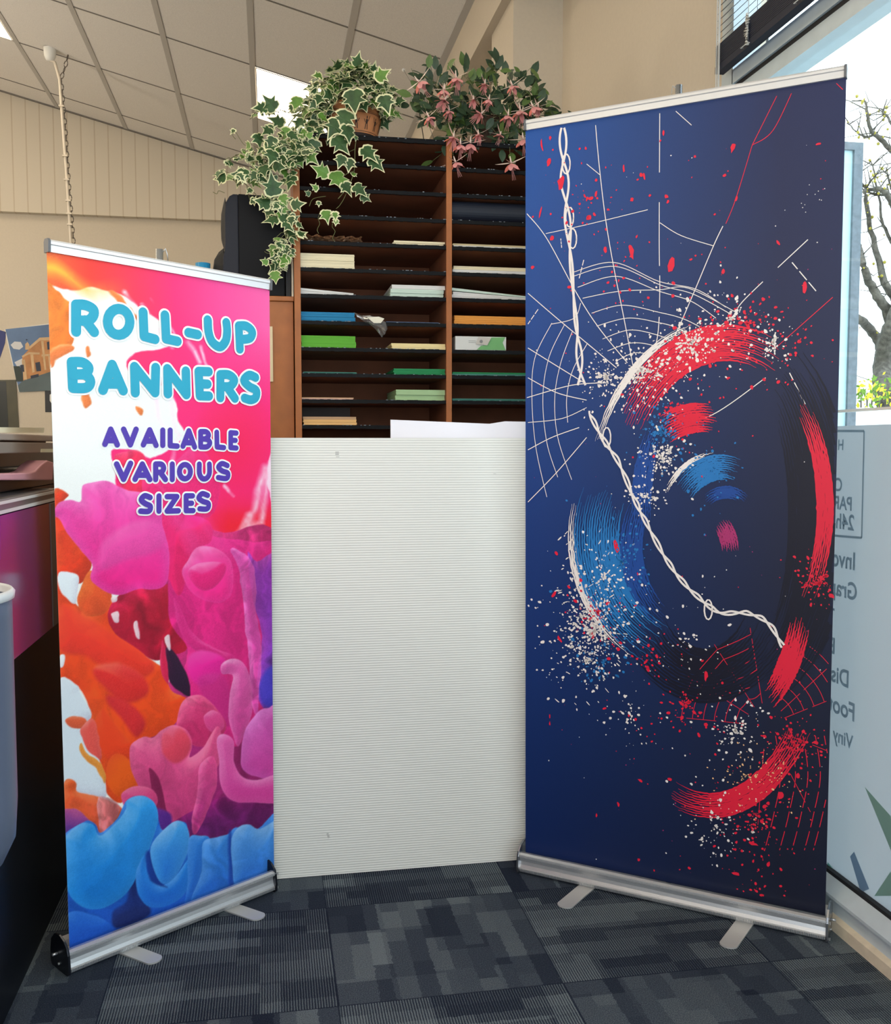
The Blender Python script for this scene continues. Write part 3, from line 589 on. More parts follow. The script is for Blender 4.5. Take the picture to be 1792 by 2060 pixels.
def build_stand(b, label, Ht, feet, pole_s, pole_h):
    t = thing('roll_up_banner', label, 'banner stand', tuple(b.loc(b.W/2, .04, 0)), 'roll-up banner stands')
    # extruded base cassette; profile is (depth, height)
    prof = [(.010,.003),(.002,.013),(.000,.017),(.0035,.019),(.0075,.027),(.010,.036),(.010,.043),(.006,.048),(.000,.052),(.001,.058),(.008,.062),(.018,.061),(.020,.050),(.028,.047),(.054,.047),(.060,.062),(.068,.070),(.080,.064),(.088,.045),(.090,.020),(.084,.004)]
    bm = new(); e = .006
    P = [b.loc(e, d_, z) for d_, z in prof]
    prism(bm, P, b.t*(b.W-2*e)); base = obj('base_cassette', bm, M_chrome, t)
    for s_ in (0, b.W-e+.0):
        bm = new(); cp = [(-.003,.006),(-.004,.02),(-.001,.052),(.004,.066),(.02,.080),(.045,.088),(.070,.084),(.088,.066),(.094,.035),(.092,.006),(.085,.0),(.006,.0)]
        prism(bm, [b.loc(s_, d_, z) for d_, z in cp], b.t*e); cap = obj('end_cap', bm, M_cap if b is BR_ else mat('dark_end_cap', (40,44,52), .25, .6), t, bevel=.001)
        bm = new(); sg = -1 if s_ == 0 else 1; sx = s_ if s_ == 0 else s_+e
        tube(bm, [b.loc(sx, .055, .040), b.loc(sx+sg*.012, .055, .040)], .0035, 10); tube(bm, [b.loc(sx, .045, .018), b.loc(sx+sg*.003, .045, .018)], .003, 8); obj('cap_pin', bm, M_chrome, cap)
    for zz in (.0535, .0125):
        bm = new()
        for k in range(int(b.W/.0042)):
            s1 = e+.004+k*.0042
            q = [b.loc(s1, -.0004 if zz > .03 else .0, zz-.0032), b.loc(s1+.0022, -.0004 if zz > .03 else 0, zz-.0032), b.loc(s1+.0022, -.0002, zz+.0035), b.loc(s1, -.0002, zz+.0035)]
            prism(bm, q, b.n*.002)
        obj('ribbed_edge', bm, M_chrome, t)
    # top clamp bar
    bm = new(); sx = Vector((0,0,0))
    def tp(s_, dn, dz): return b.pt(s_, (b.HL+(b.HR-b.HL)*s_/b.W)-.012+dz)+b.n*dn
    cs = [(-.007,-.016),(-.0075,-.001),(-.010,.001),(-.010,.007),(-.006,.0115),(.006,.0115),(.010,.006),(.009,-.001),(.004,-.003),(.004,-.016)]
    e2 = .004; A_ = [tp(b.tl+e2, dn, dz) for dn, dz in cs]; B_ = [tp(b.tr-e2, dn, dz) for dn, dz in cs]
    va = [bm.verts.new(p) for p in A_]; vb = [bm.verts.new(p) for p in B_]; n_ = len(va)
    bm.faces.new(va[::-1]); bm.faces.new(vb)
    for i in range(n_): bm.faces.new([va[i], va[(i+1)%n_], vb[(i+1)%n_], vb[i]])
    bar = obj('top_bar', bm, mat('top_bar_metal', (222,222,222), .35, .35), t)
    for s_ in (b.tl-.001, b.tr-e2-.0005):
        bm = new(); cc = [(-.011,-.017),(-.012,.008),(-.007,.0135),(.007,.0135),(.012,.007),(.011,-.017)]
        prism(bm, [tp(s_, dn, dz) for dn, dz in cc], b.t*(e2+.002)); obj('bar_end_cap', bm, mat('grey_plastic_cap', (96,98,102), .5), t)
    # support pole behind, with the hook that holds the bar
    bm = new(); f_ = lambda z: b.loc(pole_s, .064, 0)+Vector((0,0,z))
    tube(bm, [b.loc(pole_s, .055, .045), b.pt(pole_s, pole_h)+b.n*.022], .009, 16); pole = obj('support_pole', bm, mat('pole_alu', (205,208,210), .25, .9), t)
    bm = new(); pt_ = b.pt(pole_s, pole_h)+b.n*.022
    tube(bm, [pt_+b.t*.011+Vector((0,0,-.004)), pt_+b.t*.016+Vector((0,0,.004)), pt_+b.t*.021+Vector((0,0,-.008)), pt_+b.t*.023+Vector((0,0,-.026))] if b is BL_ else [pt_-b.t*.010+Vector((0,0,-.004)), pt_-b.t*.016+Vector((0,0,.002)), pt_-b.t*.019+Vector((0,0,-.012)), pt_-b.t*.018+Vector((0,0,-.028))], .0016, 8)
    obj('wire_hook', bm, mat('hook_steel', (190,190,190), .3, .9), pole)
    # swing-out feet: rounded flat bars
    for s_, ang, L_, wd in feet:
        bm = new(); dv = (-b.n*math.cos(ang)+b.t*math.sin(ang)); sv = dv.cross(Vector((0,0,1))); o_ = b.loc(s_, .02, 0); pts = []
        for k in range(13):
            a_ = -PI/2+PI*k/12; pts.append(o_+dv*(L_-.4*wd+.4*wd*math.cos(a_))+sv*(wd/2*math.sin(a_)))
        pts += [o_+sv*wd/2-dv*.05, o_-sv*wd/2-dv*.05]
        prism(bm, [p+Vector((0,0,.0005)) for p in pts], (0,0,.0035)); obj('foot', bm, mat('foot_alu', (208,208,206), .4, .5), t)
    return t
def footp(b, px0, px1, tip):
    a_, c_, q = atZ(*px0), atZ(*px1), atZ(*tip); m_ = (a_+c_)/2; r = m_-b.A; s_ = r.dot(b.t); return s_
# feet: solve position and reach from where they meet the base and where they end
def foot(b, join, tip, wd=.045):
    J, T = atZ(*join), atZ(*tip); v = T-J; o_ = J+v.normalized()*0
    ang = math.atan2(v.dot(b.t), -v.dot(b.n)); r = J-b.A; dpt = r.dot(b.n)
    s_ = r.dot(b.t)-(.02-dpt)*math.tan(-ang)*-1 if False else r.dot(b.t)-math.tan(ang)*(.02-dpt)
    return (s_, ang, v.length+(.02-dpt)/math.cos(ang), wd)
feetL = [foot(BL_, (264,1915), (319,1936)), foot(BL_, (473,1830), (528,1849))]
feetR = [foot(BR_, (1175,1790), (1131,1827)), foot(BR_, (1493,1864), (1461,1908))]
def top_of(b, px, py):
    P_ = b.at(px, py); r = P_-b.A; return r.dot(b.t), P_.z
sL, hL = top_of(BL_, 330, 499); sR, hR = top_of(BR_, 1361, 166)
tL = build_stand(BL_, 'short roll-up banner stand printed with rainbow ink clouds and the words ROLL-UP BANNERS', 1.71, feetL, sL, hL)
tR = build_stand(BR_, 'tall wide roll-up banner stand printed navy blue with a white web, red paint and splatter', 2.16, feetR, sR, hR)
fabL = cloth_obj(BL_, 300, 850, paint_left, tL)
fabR = cloth_obj(BR_, 60, 140, paint_right, tR)
# ---- lettering of the left banner as round-ended strokes
def strokes(bm, lines, r, b, off, conv):
    cnt = 0
    for ln in lines:
        P = [b.at(*conv(p), off) for p in ln]; u_ = b.t; w_ = (b.n*b.lean+Vector((0,0,1))).normalized()
        for p in P:
            cnt += 1; p = p+b.nn*cnt*1e-5
            f = bm.faces.new([bm.verts.new(p+(u_*math.cos(2*PI*k/18)+w_*math.sin(2*PI*k/18))*r) for k in range(18)])
        for p, q in zip(P, P[1:]):
            d_ = (q-p)
            if d_.length < 1e-5: continue
            cnt += 1; p = p+b.nn*cnt*1e-5; q = q+b.nn*cnt*1e-5
            n_ = d_.normalized().cross(b.nn)*r; bm.faces.new([bm.verts.new(v) for v in (p-n_, q-n_, q+n_, p+n_)])
def ell(cx_, cy_, rx, ry, n=20): return [(cx_+rx*math.cos(2*PI*k/n), cy_+ry*math.sin(2*PI*k/n)) for k in range(n+1)]
def sm(pts, n=5): return [tuple(p) for p in catmull(pts, False, n)]
big = [[(248,560),(248,745)], sm([(248,560),(310,562),(366,592),(366,636),(330,668),(262,668)]), [(310,668),(372,748)], ell(541,678,77,90),
 [(709,612),(716,778),(792,798)], [(860,632),(868,795),(946,812)], [(1022,752),(1086,766)],
 sm([(1155,665),(1160,745),(1185,815),(1238,850),(1278,810),(1288,745),(1283,683)]), [(1368,706),(1376,866)], sm([(1368,706),(1420,708),(1460,745),(1445,790),(1378,800)]),
 [(218,956),(226,1134)], sm([(218,956),(290,958),(334,994),(310,1034),(226,1042)]), sm([(226,1042),(310,1044),(346,1088),(318,1132),(226,1134)]),
 [(432,1148),(496,974),(572,1152)], [(462,1104),(548,1106)], [(655,1166),(650,988),(792,1166),(796,994)], [(880,1174),(877,1002),(1008,1180),(1004,1018)],
 [(1162,1022),(1092,1020),(1100,1188),(1164,1190)], [(1096,1104),(1154,1108)], [(1242,1042),(1242,1202)], sm([(1242,1042),(1300,1044),(1338,1080),(1308,1122),(1244,1124)]), [(1290,1130),(1342,1206)],
 sm([(1484,1062),(1440,1046),(1404,1082),(1440,1124),(1488,1152),(1484,1200),(1450,1216),(1408,1204)])]
small = [[(447,1522),(487,1420),(532,1526)], [(466,1496),(516,1496)], [(576,1420),(622,1526),(662,1420)], [(712,1526),(756,1424),(800,1530)], [(732,1500),(786,1500)], [(846,1426),(846,1530)],
 [(897,1426),(897,1532),(946,1536)], [(985,1536),(1026,1430),(1066,1542)], [(1004,1512),(1050,1512)], [(1107,1436),(1107,1540)], sm([(1107,1436),(1146,1438),(1162,1462),(1140,1484),(1107,1486)]), sm([(1107,1486),(1152,1490),(1170,1514),(1150,1540),(1107,1541)]),
 [(1217,1440),(1219,1541),(1266,1546)], [(1352,1446),(1313,1443),(1313,1546),(1352,1549)], [(1313,1495),(1346,1496)],
 [(526,1660),(574,1764),(622,1655)], [(655,1764),(705,1660),(757,1766)], [(678,1736),(732,1736)], [(797,1660),(797,1766)], sm([(797,1660),(838,1662),(852,1688),(836,1714),(797,1716)]), [(828,1716),(864,1766)], [(911,1660),(911,1766)], ell(998,1712,38,49),
 sm([(1097,1660),(1097,1722),(1112,1754),(1132,1762),(1152,1752),(1166,1722),(1166,1660)]), sm([(1290,1670),(1252,1656),(1228,1680),(1252,1706),(1292,1722),(1284,1758),(1226,1752)]),
 sm([(756,1890),(718,1878),(694,1906),(722,1932),(756,1950),(746,1984),(690,1984)]), [(820,1880),(820,1984)], [(876,1884),(944,1884),(876,1984),(954,1982)], [(1052,1879),(1007,1879),(1007,1981),(1056,1981)], [(1007,1930),(1046,1930)],
 sm([(1156,1876),(1118,1864),(1094,1892),(1120,1916),(1160,1932),(1152,1968),(1100,1968)])]
cv = lambda p: (80+.2913*p[0], 450+.2913*p[1])
M_lw = flat('print_white', (250,252,252)); M_teal = flat('print_teal', (38,165,196)); M_purp = flat('print_purple', (82,58,172)); M_purd = flat('print_dark_purple', (60,40,110))
for word, src, i0, i1, ro, ri, m_, lab in [('ROLL-UP', big, 0, 10, .0165, .0118, M_teal, 'large teal rounded letters ROLL-UP'), ('BANNERS', big, 10, len(big), .0165, .0118, M_teal, 'large teal rounded letters BANNERS'),
        ('AVAILABLE', small, 0, 16, .0112, .0070, M_purp, 'purple rounded letters AVAILABLE'), ('VARIOUS', small, 16, 26, .0112, .0070, M_purp, 'purple rounded letters VARIOUS'), ('SIZES', small, 26, len(small), .0112, .0070, M_purp, 'purple rounded letters SIZES')]:
    bm = new(); strokes(bm, src[i0:i1], ro, BL_, .0008, cv); obj('letter_outline', bm, M_lw, fabL, recalc=False)
    bm = new(); strokes(bm, src[i0:i1], ri, BL_, .0024, cv); obj('lettering', bm, m_, fabL, recalc=False)['label'] = lab
# ---- artwork of the right banner (abstract stand-in: cord, web lines, paint strokes and spatter)
b = BR_; U_ = b.t; V_ = (b.n*b.lean+Vector((0,0,1))).normalized(); PXM = 2.45/F_PX*1.02   # metres per photo pixel on the cloth, about
R_ = random.Random(11)
def inside(px, py):
    return 1060+ (1-(1)) < px
def clampb(P, m_=.004):
    r = P-b.A; z = P.z; Lx = b.bl+(b.tl-b.bl)*z/b.HL+m_; Rx = b.br+(b.tr-b.br)*z/b.HL-m_; sv = r.dot(b.t)
    return Lx < sv < Rx and b.zbL+.01 < z < b.HL-.035
def ribbon(bm, pts, w, off=.0008, dash=None, taper=False, jit=0):
    Q = [b.at(x, y, off) for x, y in pts]; n = len(Q); prev = None; acc = 0
    for i, p in enumerate(Q):
        t = (Q[min(i+1,n-1)]-Q[max(i-1,0)]).normalized(); nn = t.cross(b.nn).normalized()
        ww = w/2*(1 if not taper else max(.12, math.sin(PI*(i+.3)/(n-.4))))*(1+R_.uniform(-jit, jit)); cur = (p+nn*ww, p-nn*ww, clampb(p))
        if prev and cur[2] and prev[2] and not (dash and (i % dash[0]) >= dash[1]):
            bm.faces.new([bm.verts.new(v) for v in (prev[0], cur[0], cur[1], prev[1])])
        prev = cur
def seg(a_, c_, n=14): return [(a_[0]+(c_[0]-a_[0])*k/n, a_[1]+(c_[1]-a_[1])*k/n) for k in range(n+1)]
def crv(pts, n=8): return [tuple(p) for p in catmull(pts, False, n)]
def blob(bm, x, y, rx, ry=None, ang=0, off=.001, n=9, rough=.25):
    P = b.at(x, y, off)
    if not clampb(P): return
    ry = ry or rx; ca, sa = math.cos(ang), math.sin(ang); vs = []
    for k in range(n):
        q = 2*PI*k/n; m_ = 1+R_.uniform(-rough, rough); u_, v_ = rx*m_*math.cos(q), ry*m_*math.sin(q)
        vs.append(bm.verts.new(P+U_*(u_*ca-v_*sa)+V_*(u_*sa+v_*ca)))
    bm.faces.new(vs)
M_pw = flat('print_cream_white', (238,232,228)); M_pr = flat('print_red', (226,32,62)); M_pb = flat('print_blue', (36,120,190)); M_pd = flat('print_navy_black', (18,19,38)); M_pp = flat('print_magenta', (170,50,110)); M_pdb = flat('print_mid_blue', (26,72,150)); M_py = flat('print_sand', (240,190,140))
# hanging cord and its sagging tail
bm = new(); bm2 = new()
for ph in (0, PI):
    main = crv([(1132,250),(1134,330),(1140,420),(1148,520),(1156,620),(1164,700),(1170,775)], 14)
    main = [(x+5.0*math.sin(i*.24+ph)*(1+.6*math.sin(i*.09)), y) for i, (x, y) in enumerate(main)]; ribbon(bm, main, .0062, .0008+ph*.0001)
    tail = crv([(1186,830),(1212,880),(1245,930),(1275,1000),(1300,1050),(1335,1115),(1370,1165),(1410,1205),(1450,1232),(1500,1232),(1545,1252),(1575,1300)], 9)
    tail = [(x+3.5*math.sin(i*.5+ph), y+3.5*math.cos(i*.5+ph)) for i, (x, y) in enumerate(tail)]; ribbon(bm2, tail, .0055, .0024+ph*.0001)
for c_ in ((1139,330),(1146,437),(1152,480),(1425,1226),(1221,880)):
    ribbon(bm if c_[1] < 600 else bm2, [(c_[0]+8*math.cos(q*.5), c_[1]+20*math.sin(q*.5)) for q in range(14)], .004, .0013 if c_[1] < 600 else .0029)
obj('printed_cord', bm, M_pw, fabR, recalc=False); obj('printed_cord', bm2, M_pw, fabR, recalc=False)
# web lines
bm = new()
hub = (1262,760); ang0 = [95,112,128,146,165,185,205,-118,-98,-80,-62,-45,-28]
def pol(a_, r_): return (hub[0]+r_*math.cos(math.radians(a_)), hub[1]-r_*math.sin(math.radians(a_))*1.05)
rads = [(1168,760),(1040,690)], 
spokes = [[(1275,745),(1255,640),(1235,540),(1218,440),(1205,330),(1197,240)], [(1300,750),(1322,680),(1327,590),(1326,480),(1327,228)], [(1318,755),(1360,670),(1395,590),(1435,495),(1454,455)],
 [(1262,730),(1205,660),(1160,590),(1100,480),(1060,430)], [(1240,740),(1180,690),(1120,640),(1062,590)], [(1340,760),(1400,690),(1470,640),(1500,600),(1625,482)], [(1220,770),(1150,775),(1060,800)], [(1062,760),(1120,790),(1180,805)], [(1062,700),(1110,730),(1175,770)],
 [(1335,830),(1420,840),(1540,760)], [(1165,860),(1110,880),(1062,905)], [(1180,880),(1120,950),(1062,1010)]]
for i, s_ in enumerate(spokes): ribbon(bm, crv(s_, 10), .0022, dash=(9,7) if i in (1,5) else None)
rings = [[(1152,548),(1235,528),(1325,566),(1400,582),(1460,618)], [(1152,556),(1238,536),(1330,574),(1395,592),(1470,632)], [(1162,578),(1240,556),(1326,586),(1390,606),(1440,640)], [(1172,600),(1246,586),(1326,583),(1385,580),(1480,628)],
 [(1190,630),(1252,614),(1324,628),(1376,642),(1430,670)], [(1200,656),(1262,640),(1320,648),(1366,662),(1420,700)], [(1212,682),(1266,664),(1322,674),(1356,690),(1400,730)], [(1222,706),(1270,690),(1316,696),(1344,716),(1384,760)], [(1240,726),(1276,710),(1310,716),(1330,738)],
 [(1110,650),(1076,720),(1070,800),(1078,900),(1100,1000)], [(1136,652),(1104,720),(1092,800),(1100,890),(1122,960)], [(1152,665),(1128,730),(1116,800),(1122,880),(1150,965)], [(1182,690),(1152,745),(1140,800),(1142,850)], [(1098,470),(1180,452),(1303,422)], [(1327,448),(1370,474),(1436,495)], [(1180,330),(1207,352)], [(1346,212),(1391,252)], [(1110,652),(1155,640),(1168,610)], [(1062,850),(1130,842),(1180,820)]]
for s_ in rings: ribbon(bm, crv(s_, 9), .0018)
for s_ in [[(1593,528),(1645,590)], [(1588,750),(1622,818)], [(1165,560),(1175,520)], [(1128,480),(1130,500)], [(1062,652),(1084,620)]]: ribbon(bm, seg(*s_), .0024, dash=(5,4))
obj('printed_web_lines', bm, M_pw, fabR, recalc=False)
bm = new()
for s_ in [[(1575,168),(1513,292)], [(1600,170),(1555,262),(1513,292)], [(1672,158),(1701,186)], [(1560,700),(1675,598)], [(1513,292),(1480,400),(1460,450)]]: ribbon(bm, crv(s_, 8), .0017)
hub2 = (1540,1460)
for a_ in (100,125,150,175,60,40,20,-20,-60,-95): ribbon(bm, seg((hub2[0]+40*math.cos(math.radians(a_)), hub2[1]-46*math.sin(math.radians(a_))), (hub2[0]+180*math.cos(math.radians(a_)), hub2[1]-200*math.sin(math.radians(a_)))), .0014, dash=(7,6))
for r_ in range(60, 180, 22):
    for a_ in (100,125,150): ribbon(bm, crv([(hub2[0]+r_*math.cos(math.radians(a_+q)), hub2[1]-(r_-6*math.sin(PI*q/25))*math.sin(math.radians(a_+q))*1.1) for q in (0,8,17,25)], 4), .0015)
    ribbon(bm, crv([(hub2[0]+r_*math.cos(math.radians(q)), hub2[1]-r_*1.1*math.sin(math.radians(q))) for q in (60,50,40)], 4), .0015); ribbon(bm, crv([(hub2[0]+r_*math.cos(math.radians(q)), hub2[1]-r_*1.1*math.sin(math.radians(q))) for q in (40,30,20)], 4), .0015)
for x_ in (1560,1590,1615,1640,1658): ribbon(bm, crv([(x_,1480),(x_+10,1560),(x_-4,1640),(x_-22,1710)], 10), .0018, dash=(5,4))
obj('printed_red_lines', bm, M_pr, fabR, recalc=False)
# loose paint gestures round one centre: broad arcs with dry-brush tails
def gesture(bms, cx_, cy_, a0, a1, rx, ry, w, n=46, hairs=9, key='r', off=.001):
    """bristle strokes side by side, each with its own start, end and gaps"""
    for h in range(hairs):
        k_ = (h+.5)/hairs-.5; s0 = a0+R_.uniform(0,.16)*(a1-a0)*abs(k_)*2; s1 = a1-R_.uniform(0,.32)*(a1-a0)*(.3+abs(k_)); pts = []
        for i in range(n+1):
            a_ = math.radians(s0+(s1-s0)*i/n); m_ = 1+k_*w/rx; pts.append((cx_+rx*m_*math.cos(a_)+R_.gauss(0,.5), cy_-ry*(1+k_*w/ry)*math.sin(a_)+R_.gauss(0,.5)))
        ribbon(bms[key], pts, w/hairs*PXM*1.25*R_.uniform(.7,1.15), off+.00003*h, taper=True, jit=.12)
G = {k: new() for k in 'rbdwpmy'}
cx0, cy0 = 1440, 1080
# dark sweeps first
gesture(G, cx0+60, cy0-40, 60, -80, 150, 330, 130, hairs=22, key='d', off=.0006)
gesture(G, cx0-20, cy0+60, 215, 330, 150, 220, 110, hairs=18, key='d', off=.0006)
# red arcs, upper and right
gesture(G, cx0+20, cy0-60, 150, 62, 230, 330, 74, hairs=15, key='r', off=.0012)
gesture(G, cx0-30, cy0-20, 118, 78, 160, 220, 60, hairs=12, key='r', off=.0012)
gesture(G, cx0+40, cy0-60, 44, -40, 180, 300, 34, hairs=8, key='r', off=.0012)
gesture(G, cx0-10, cy0+120, 250, 322, 230, 420, 52, hairs=11, key='r', off=.0012)
gesture(G, cx0+40, cy0+60, -20, -62, 140, 300, 46, hairs=9, key='r', off=.0012)
gesture(G, cx0-60, cy0+40, 40, 5, 90, 110, 36, hairs=8, key='p', off=.0013)
# blue arcs, left and inside
gesture(G, cx0+10, cy0, 158, 240, 250, 250, 92, hairs=19, key='b', off=.0011)
gesture(G, cx0+30, cy0+20, 150, 232, 200, 200, 46, hairs=10, key='m', off=.0014)
gesture(G, cx0+10, cy0-10, 140, 70, 100, 130, 52, hairs=12, key='b', off=.0013)
gesture(G, cx0+20, cy0, 128, 50, 66, 90, 26, hairs=6, key='m', off=.0015)
gesture(G, cx0-60, cy0-60, 196, 128, 90, 210, 40, hairs=9, key='m', off=.0014)
# white ridges on the outside of the arcs
gesture(G, cx0+10, cy0, 165, 236, 300, 296, 16, hairs=4, key='w', off=.0016)
gesture(G, cx0+20, cy0-60, 160, 100, 274, 376, 14, hairs=4, key='w', off=.0016)
gesture(G, cx0+10, cy0-10, 150, 96, 128, 160, 10, hairs=3, key='w', off=.0016)
# bursts of droplets
def burst(key, x, y, r_, n, smax=.004, el=1.6):
    for k in range(n):
        a_ = R_.uniform(0, 2*PI); d_ = abs(R_.gauss(0, r_)); s_ = R_.uniform(.0008, smax)*R_.random()**.7+.0006
        blob(G[key], x+d_*math.cos(a_), y+d_*math.sin(a_)*1.1, s_*R_.uniform(1,el), s_, -a_, off=.0017, n=7)
for (x, y, r_, n) in [(1290,745,52,330),(1390,690,42,240),(1220,760,30,160),(1195,1270,44,420),(1170,1240,60,170),(1180,1330,50,120),(1330,920,34,160),(1215,1160,46,120),(1555,690,30,80),(1470,640,40,90),(1300,1000,30,80),(1440,1660,52,100),(1480,1470,36,110),(1380,1290,60,60),(1270,1440,40,50)]: burst('w', x, y, r_, n)
for (x, y, r_, n) in [(1500,650,60,150),(1420,700,40,120),(1200,1230,50,90),(1650,1170,34,110),(1520,1640,70,160),(1600,1500,40,150),(1350,820,60,60),(1530,1800,60,60),(1240,560,130,60),(1180,400,90,50),(1600,700,60,50),(1380,1420,60,80),(1300,1330,60,60)]: burst('r', x, y, r_, n, .0045)
for (x, y, r_, n) in [(1250,1130,50,160),(1330,870,40,120),(1210,1330,40,90),(1430,940,40,90)]: burst('b', x, y, r_, n, .0045)
for (x, y, r_, n) in [(1560,1560,50,60),(1500,1560,40,70)]: burst('y', x, y, r_, n, .0022)
# single red flecks scattered over the navy
for (x, y, w_, h_, a_) in [(1090,292,4,30,-.15),(1107,278,5,9,0),(1104,327,9,15,.4),(1129,366,14,28,.3),(1087,428,5,30,.25),(1182,438,4,10,.1),(1199,390,5,14,.1),(1255,338,4,18,-.1),(1290,352,8,8,.3),(1296,355,5,14,-.3),(1271,402,7,7,.2),(1340,396,9,7,.5),(1344,406,5,8,.3),(1335,268,4,11,0),(1380,202,5,5,0),(1398,315,5,6,0),(1474,298,8,16,.3),(1457,353,9,6,-.4),(1481,400,5,9,.3),(1646,290,9,4,0),(1508,188,4,12,-.1),(1270,505,9,30,-.25),(1350,535,11,32,.1),(1218,502,7,12,0),(1185,438,10,10,0),(1110,480,12,12,0),(1166,300,5,5,0),(1072,538,9,7,.4),(1619,578,8,22,0),(1565,488,4,14,-.6),(1455,545,8,10,0),(1240,1100,9,30,-.4),(1280,1160,8,24,.3),(1420,1360,7,20,0),(1115,1195,7,16,.6),(1125,1285,6,18,-.6),(1106,1440,3,9,0),(1106,1455,3,9,0),(1216,1425,8,5,-.5),(1288,1570,12,5,.4),(1244,1618,5,9,-.3),(1200,1640,4,8,0),(1285,1729,5,6,0),(1316,1751,4,6,0),(1347,1567,9,7,.3),(1513,1696,20,7,.2),(1481,1757,16,8,0),(1570,1600,16,18,.4)]:
    blob(G['r'], x, y, w_*PXM/2, h_*PXM/2, -a_, off=.0015, n=8, rough=.35)
for k in range(46): blob(G['w'], 1570+R_.uniform(0,95), 375+k*1.2+R_.uniform(-3,3), .0012, off=.0015) if k % 4 == 0 else None
for k in range(110): blob(G[R_.choice('wrp')], R_.uniform(1070,1680), R_.uniform(280,1780), R_.uniform(.0007,.002), off=.0015)
for k in range(60):
    x = R_.uniform(1120,1260); y = R_.uniform(1060,1420); blob(G['w'], x, y, R_.uniform(.001,.002), R_.uniform(.002,.009), math.atan2(1270-y, 1330-x)+PI/2, off=.0016, n=7)
for key, nm, m_ in [('d','dark_paint_strokes',M_pd),('r','red_paint_marks',M_pr),('p','magenta_paint_marks',M_pp),('b','blue_paint_strokes',M_pb),('m','mid_blue_paint_strokes',M_pdb),('w','white_paint_spatter',M_pw),('y','sand_paint_spatter',M_py)]:
    o = obj(nm, G[key], m_, fabR, recalc=False)
# the printed pattern belongs to the cloth: one mesh
me0 = fabR.data; bmf = bmesh.new(); bmf.from_mesh(me0)
for ch_ in list(fabR.children):
    m_ = ch_.data.materials[0]; me0.materials.append(m_); k_ = len(me0.materials)-1; n0 = len(bmf.faces); bmf.from_mesh(ch_.data); bmf.faces.ensure_lookup_table()
    for f in bmf.faces[n0:]: f.material_index = k_
    bpy.data.objects.remove(ch_)
bmf.to_mesh(me0); bmf.free()
# ------------------------------------------------------------------ white sheets between the banners
def flute():
    m = bpy.data.materials.new('fluted_board'); m.use_nodes = True; N = m.node_tree.nodes; K = m.node_tree.links
    b_ = N['Principled BSDF']; b_.inputs['Roughness'].default_value = .35; b_.inputs['Specular IOR Level'].default_value = .4
    tc = N.new('ShaderNodeTexCoord'); s = N.new('ShaderNodeSeparateXYZ'); K.new(tc.outputs['Object'], s.inputs[0])
    f = N.new('ShaderNodeMath'); f.operation = 'MULTIPLY'; f.inputs[1].default_value = 2*PI/.0072; K.new(s.outputs[2], f.inputs[0]); g = N.new('ShaderNodeMath'); g.operation = 'SINE'; K.new(f.outputs[0], g.inputs[0])
    mr = N.new('ShaderNodeMapRange'); mr.inputs['From Min'].default_value = -1; mr.inputs['To Min'].default_value = .92; K.new(g.outputs[0], mr.inputs['Value'])
    v = N.new('ShaderNodeVectorMath'); v.operation = 'SCALE'; v.inputs[0].default_value = lin((228,228,222)); K.new(mr.outputs[0], v.inputs['Scale']); K.new(v.outputs[0], b_.inputs['Base Color'])
    bp = N.new('ShaderNodeBump'); bp.inputs['Strength'].default_value = .5; bp.inputs['Distance'].default_value = .0006; K.new(g.outputs[0], bp.inputs['Height']); K.new(bp.outputs[0], b_.inputs['Normal']); return m
bm = new(); bx(bm, (-.06, 2.775, .002), (.86, 2.779, 1.281)); wb = obj('white_board', bm, flute()); tag(wb, 'large white fluted plastic sheet standing on the carpet between the two banners', 'board')
bm = new()
for p, w_, h_, a_ in [((660,1681),.006,.016,-.3),((678,912),.010,.010,0),((679,919),.010,.002,0),((995,953),.008,.0012,0)]:
    c_ = atY(*p, 2.7745); M4 = Matrix.Translation(c_) @ Matrix.Rotation(a_, 4, 'Y'); vs = [bm.verts.new(M4 @ Vector(v)) for v in ((-w_/2,0,-h_/2),(w_/2,0,-h_/2),(w_/2,0,h_/2),(-w_/2,0,h_/2))]; bm.faces.new(vs)
obj('scuff_mark', bm, mat('scuff', (190,190,186), .6), wb, recalc=False)
bm = new(); prism(bm, [(.353,2.83,.002), (.86,2.83,.002), (.86,2.83,1.318), (.755,2.83,1.3205), (.353,2.83,1.335)], (0,.004,0)); tag(obj('card_sheet', bm, mat('pale_card', (232,230,238), .5)), 'paler white card sheet poking up behind the fluted sheet', 'card')
bm = new(); prism(bm, [(.50,2.84,.002), (.88,2.84,.002), (.88,2.84,1.330), (.70,2.84,1.332), (.50,2.84,1.300)], (0,.003,0)); tag(obj('card_sheet', bm, mat('pale_card', (232,230,238), .5)), 'rearmost thin card sheet, its edge just showing near the navy banner', 'card')
# ------------------------------------------------------------------ pigeonhole paper shelves
YS = 3.7
sh = thing('pigeonhole_shelves', 'tall brown wooden pigeonhole paper shelves with worn black shelf edges', 'shelves', (.69, 3.9, 0))
M_inner = mat('inner_brown', (128,76,48), .75, noise=(7,.18))
for nm, xa, xb in [('side_panel', .102, .124), ('divider', .679, .699), ('side_panel', 1.262, 1.284)]:
    bm = new(); bx(bm, (xa, YS, 0), (xb, YS+.42, 2.418)); o = obj(nm, bm, M_inner, sh)
    bm = new(); bx(bm, (xa-.001, YS-.004, 0), (xb+.001, YS, 2.42)); obj('edge_strip', bm, M_wood, o, bevel=.001)
bm = new(); bx(bm, (.124, YS+.405, 0), (1.262, YS+.42, 2.41)); obj('back_panel', bm, M_inner, sh)
zs = [2.415,2.318,2.221,2.122,2.023,1.925,1.827,1.728,1.629,1.532,1.434,1.337,1.24,1.14,1.04]
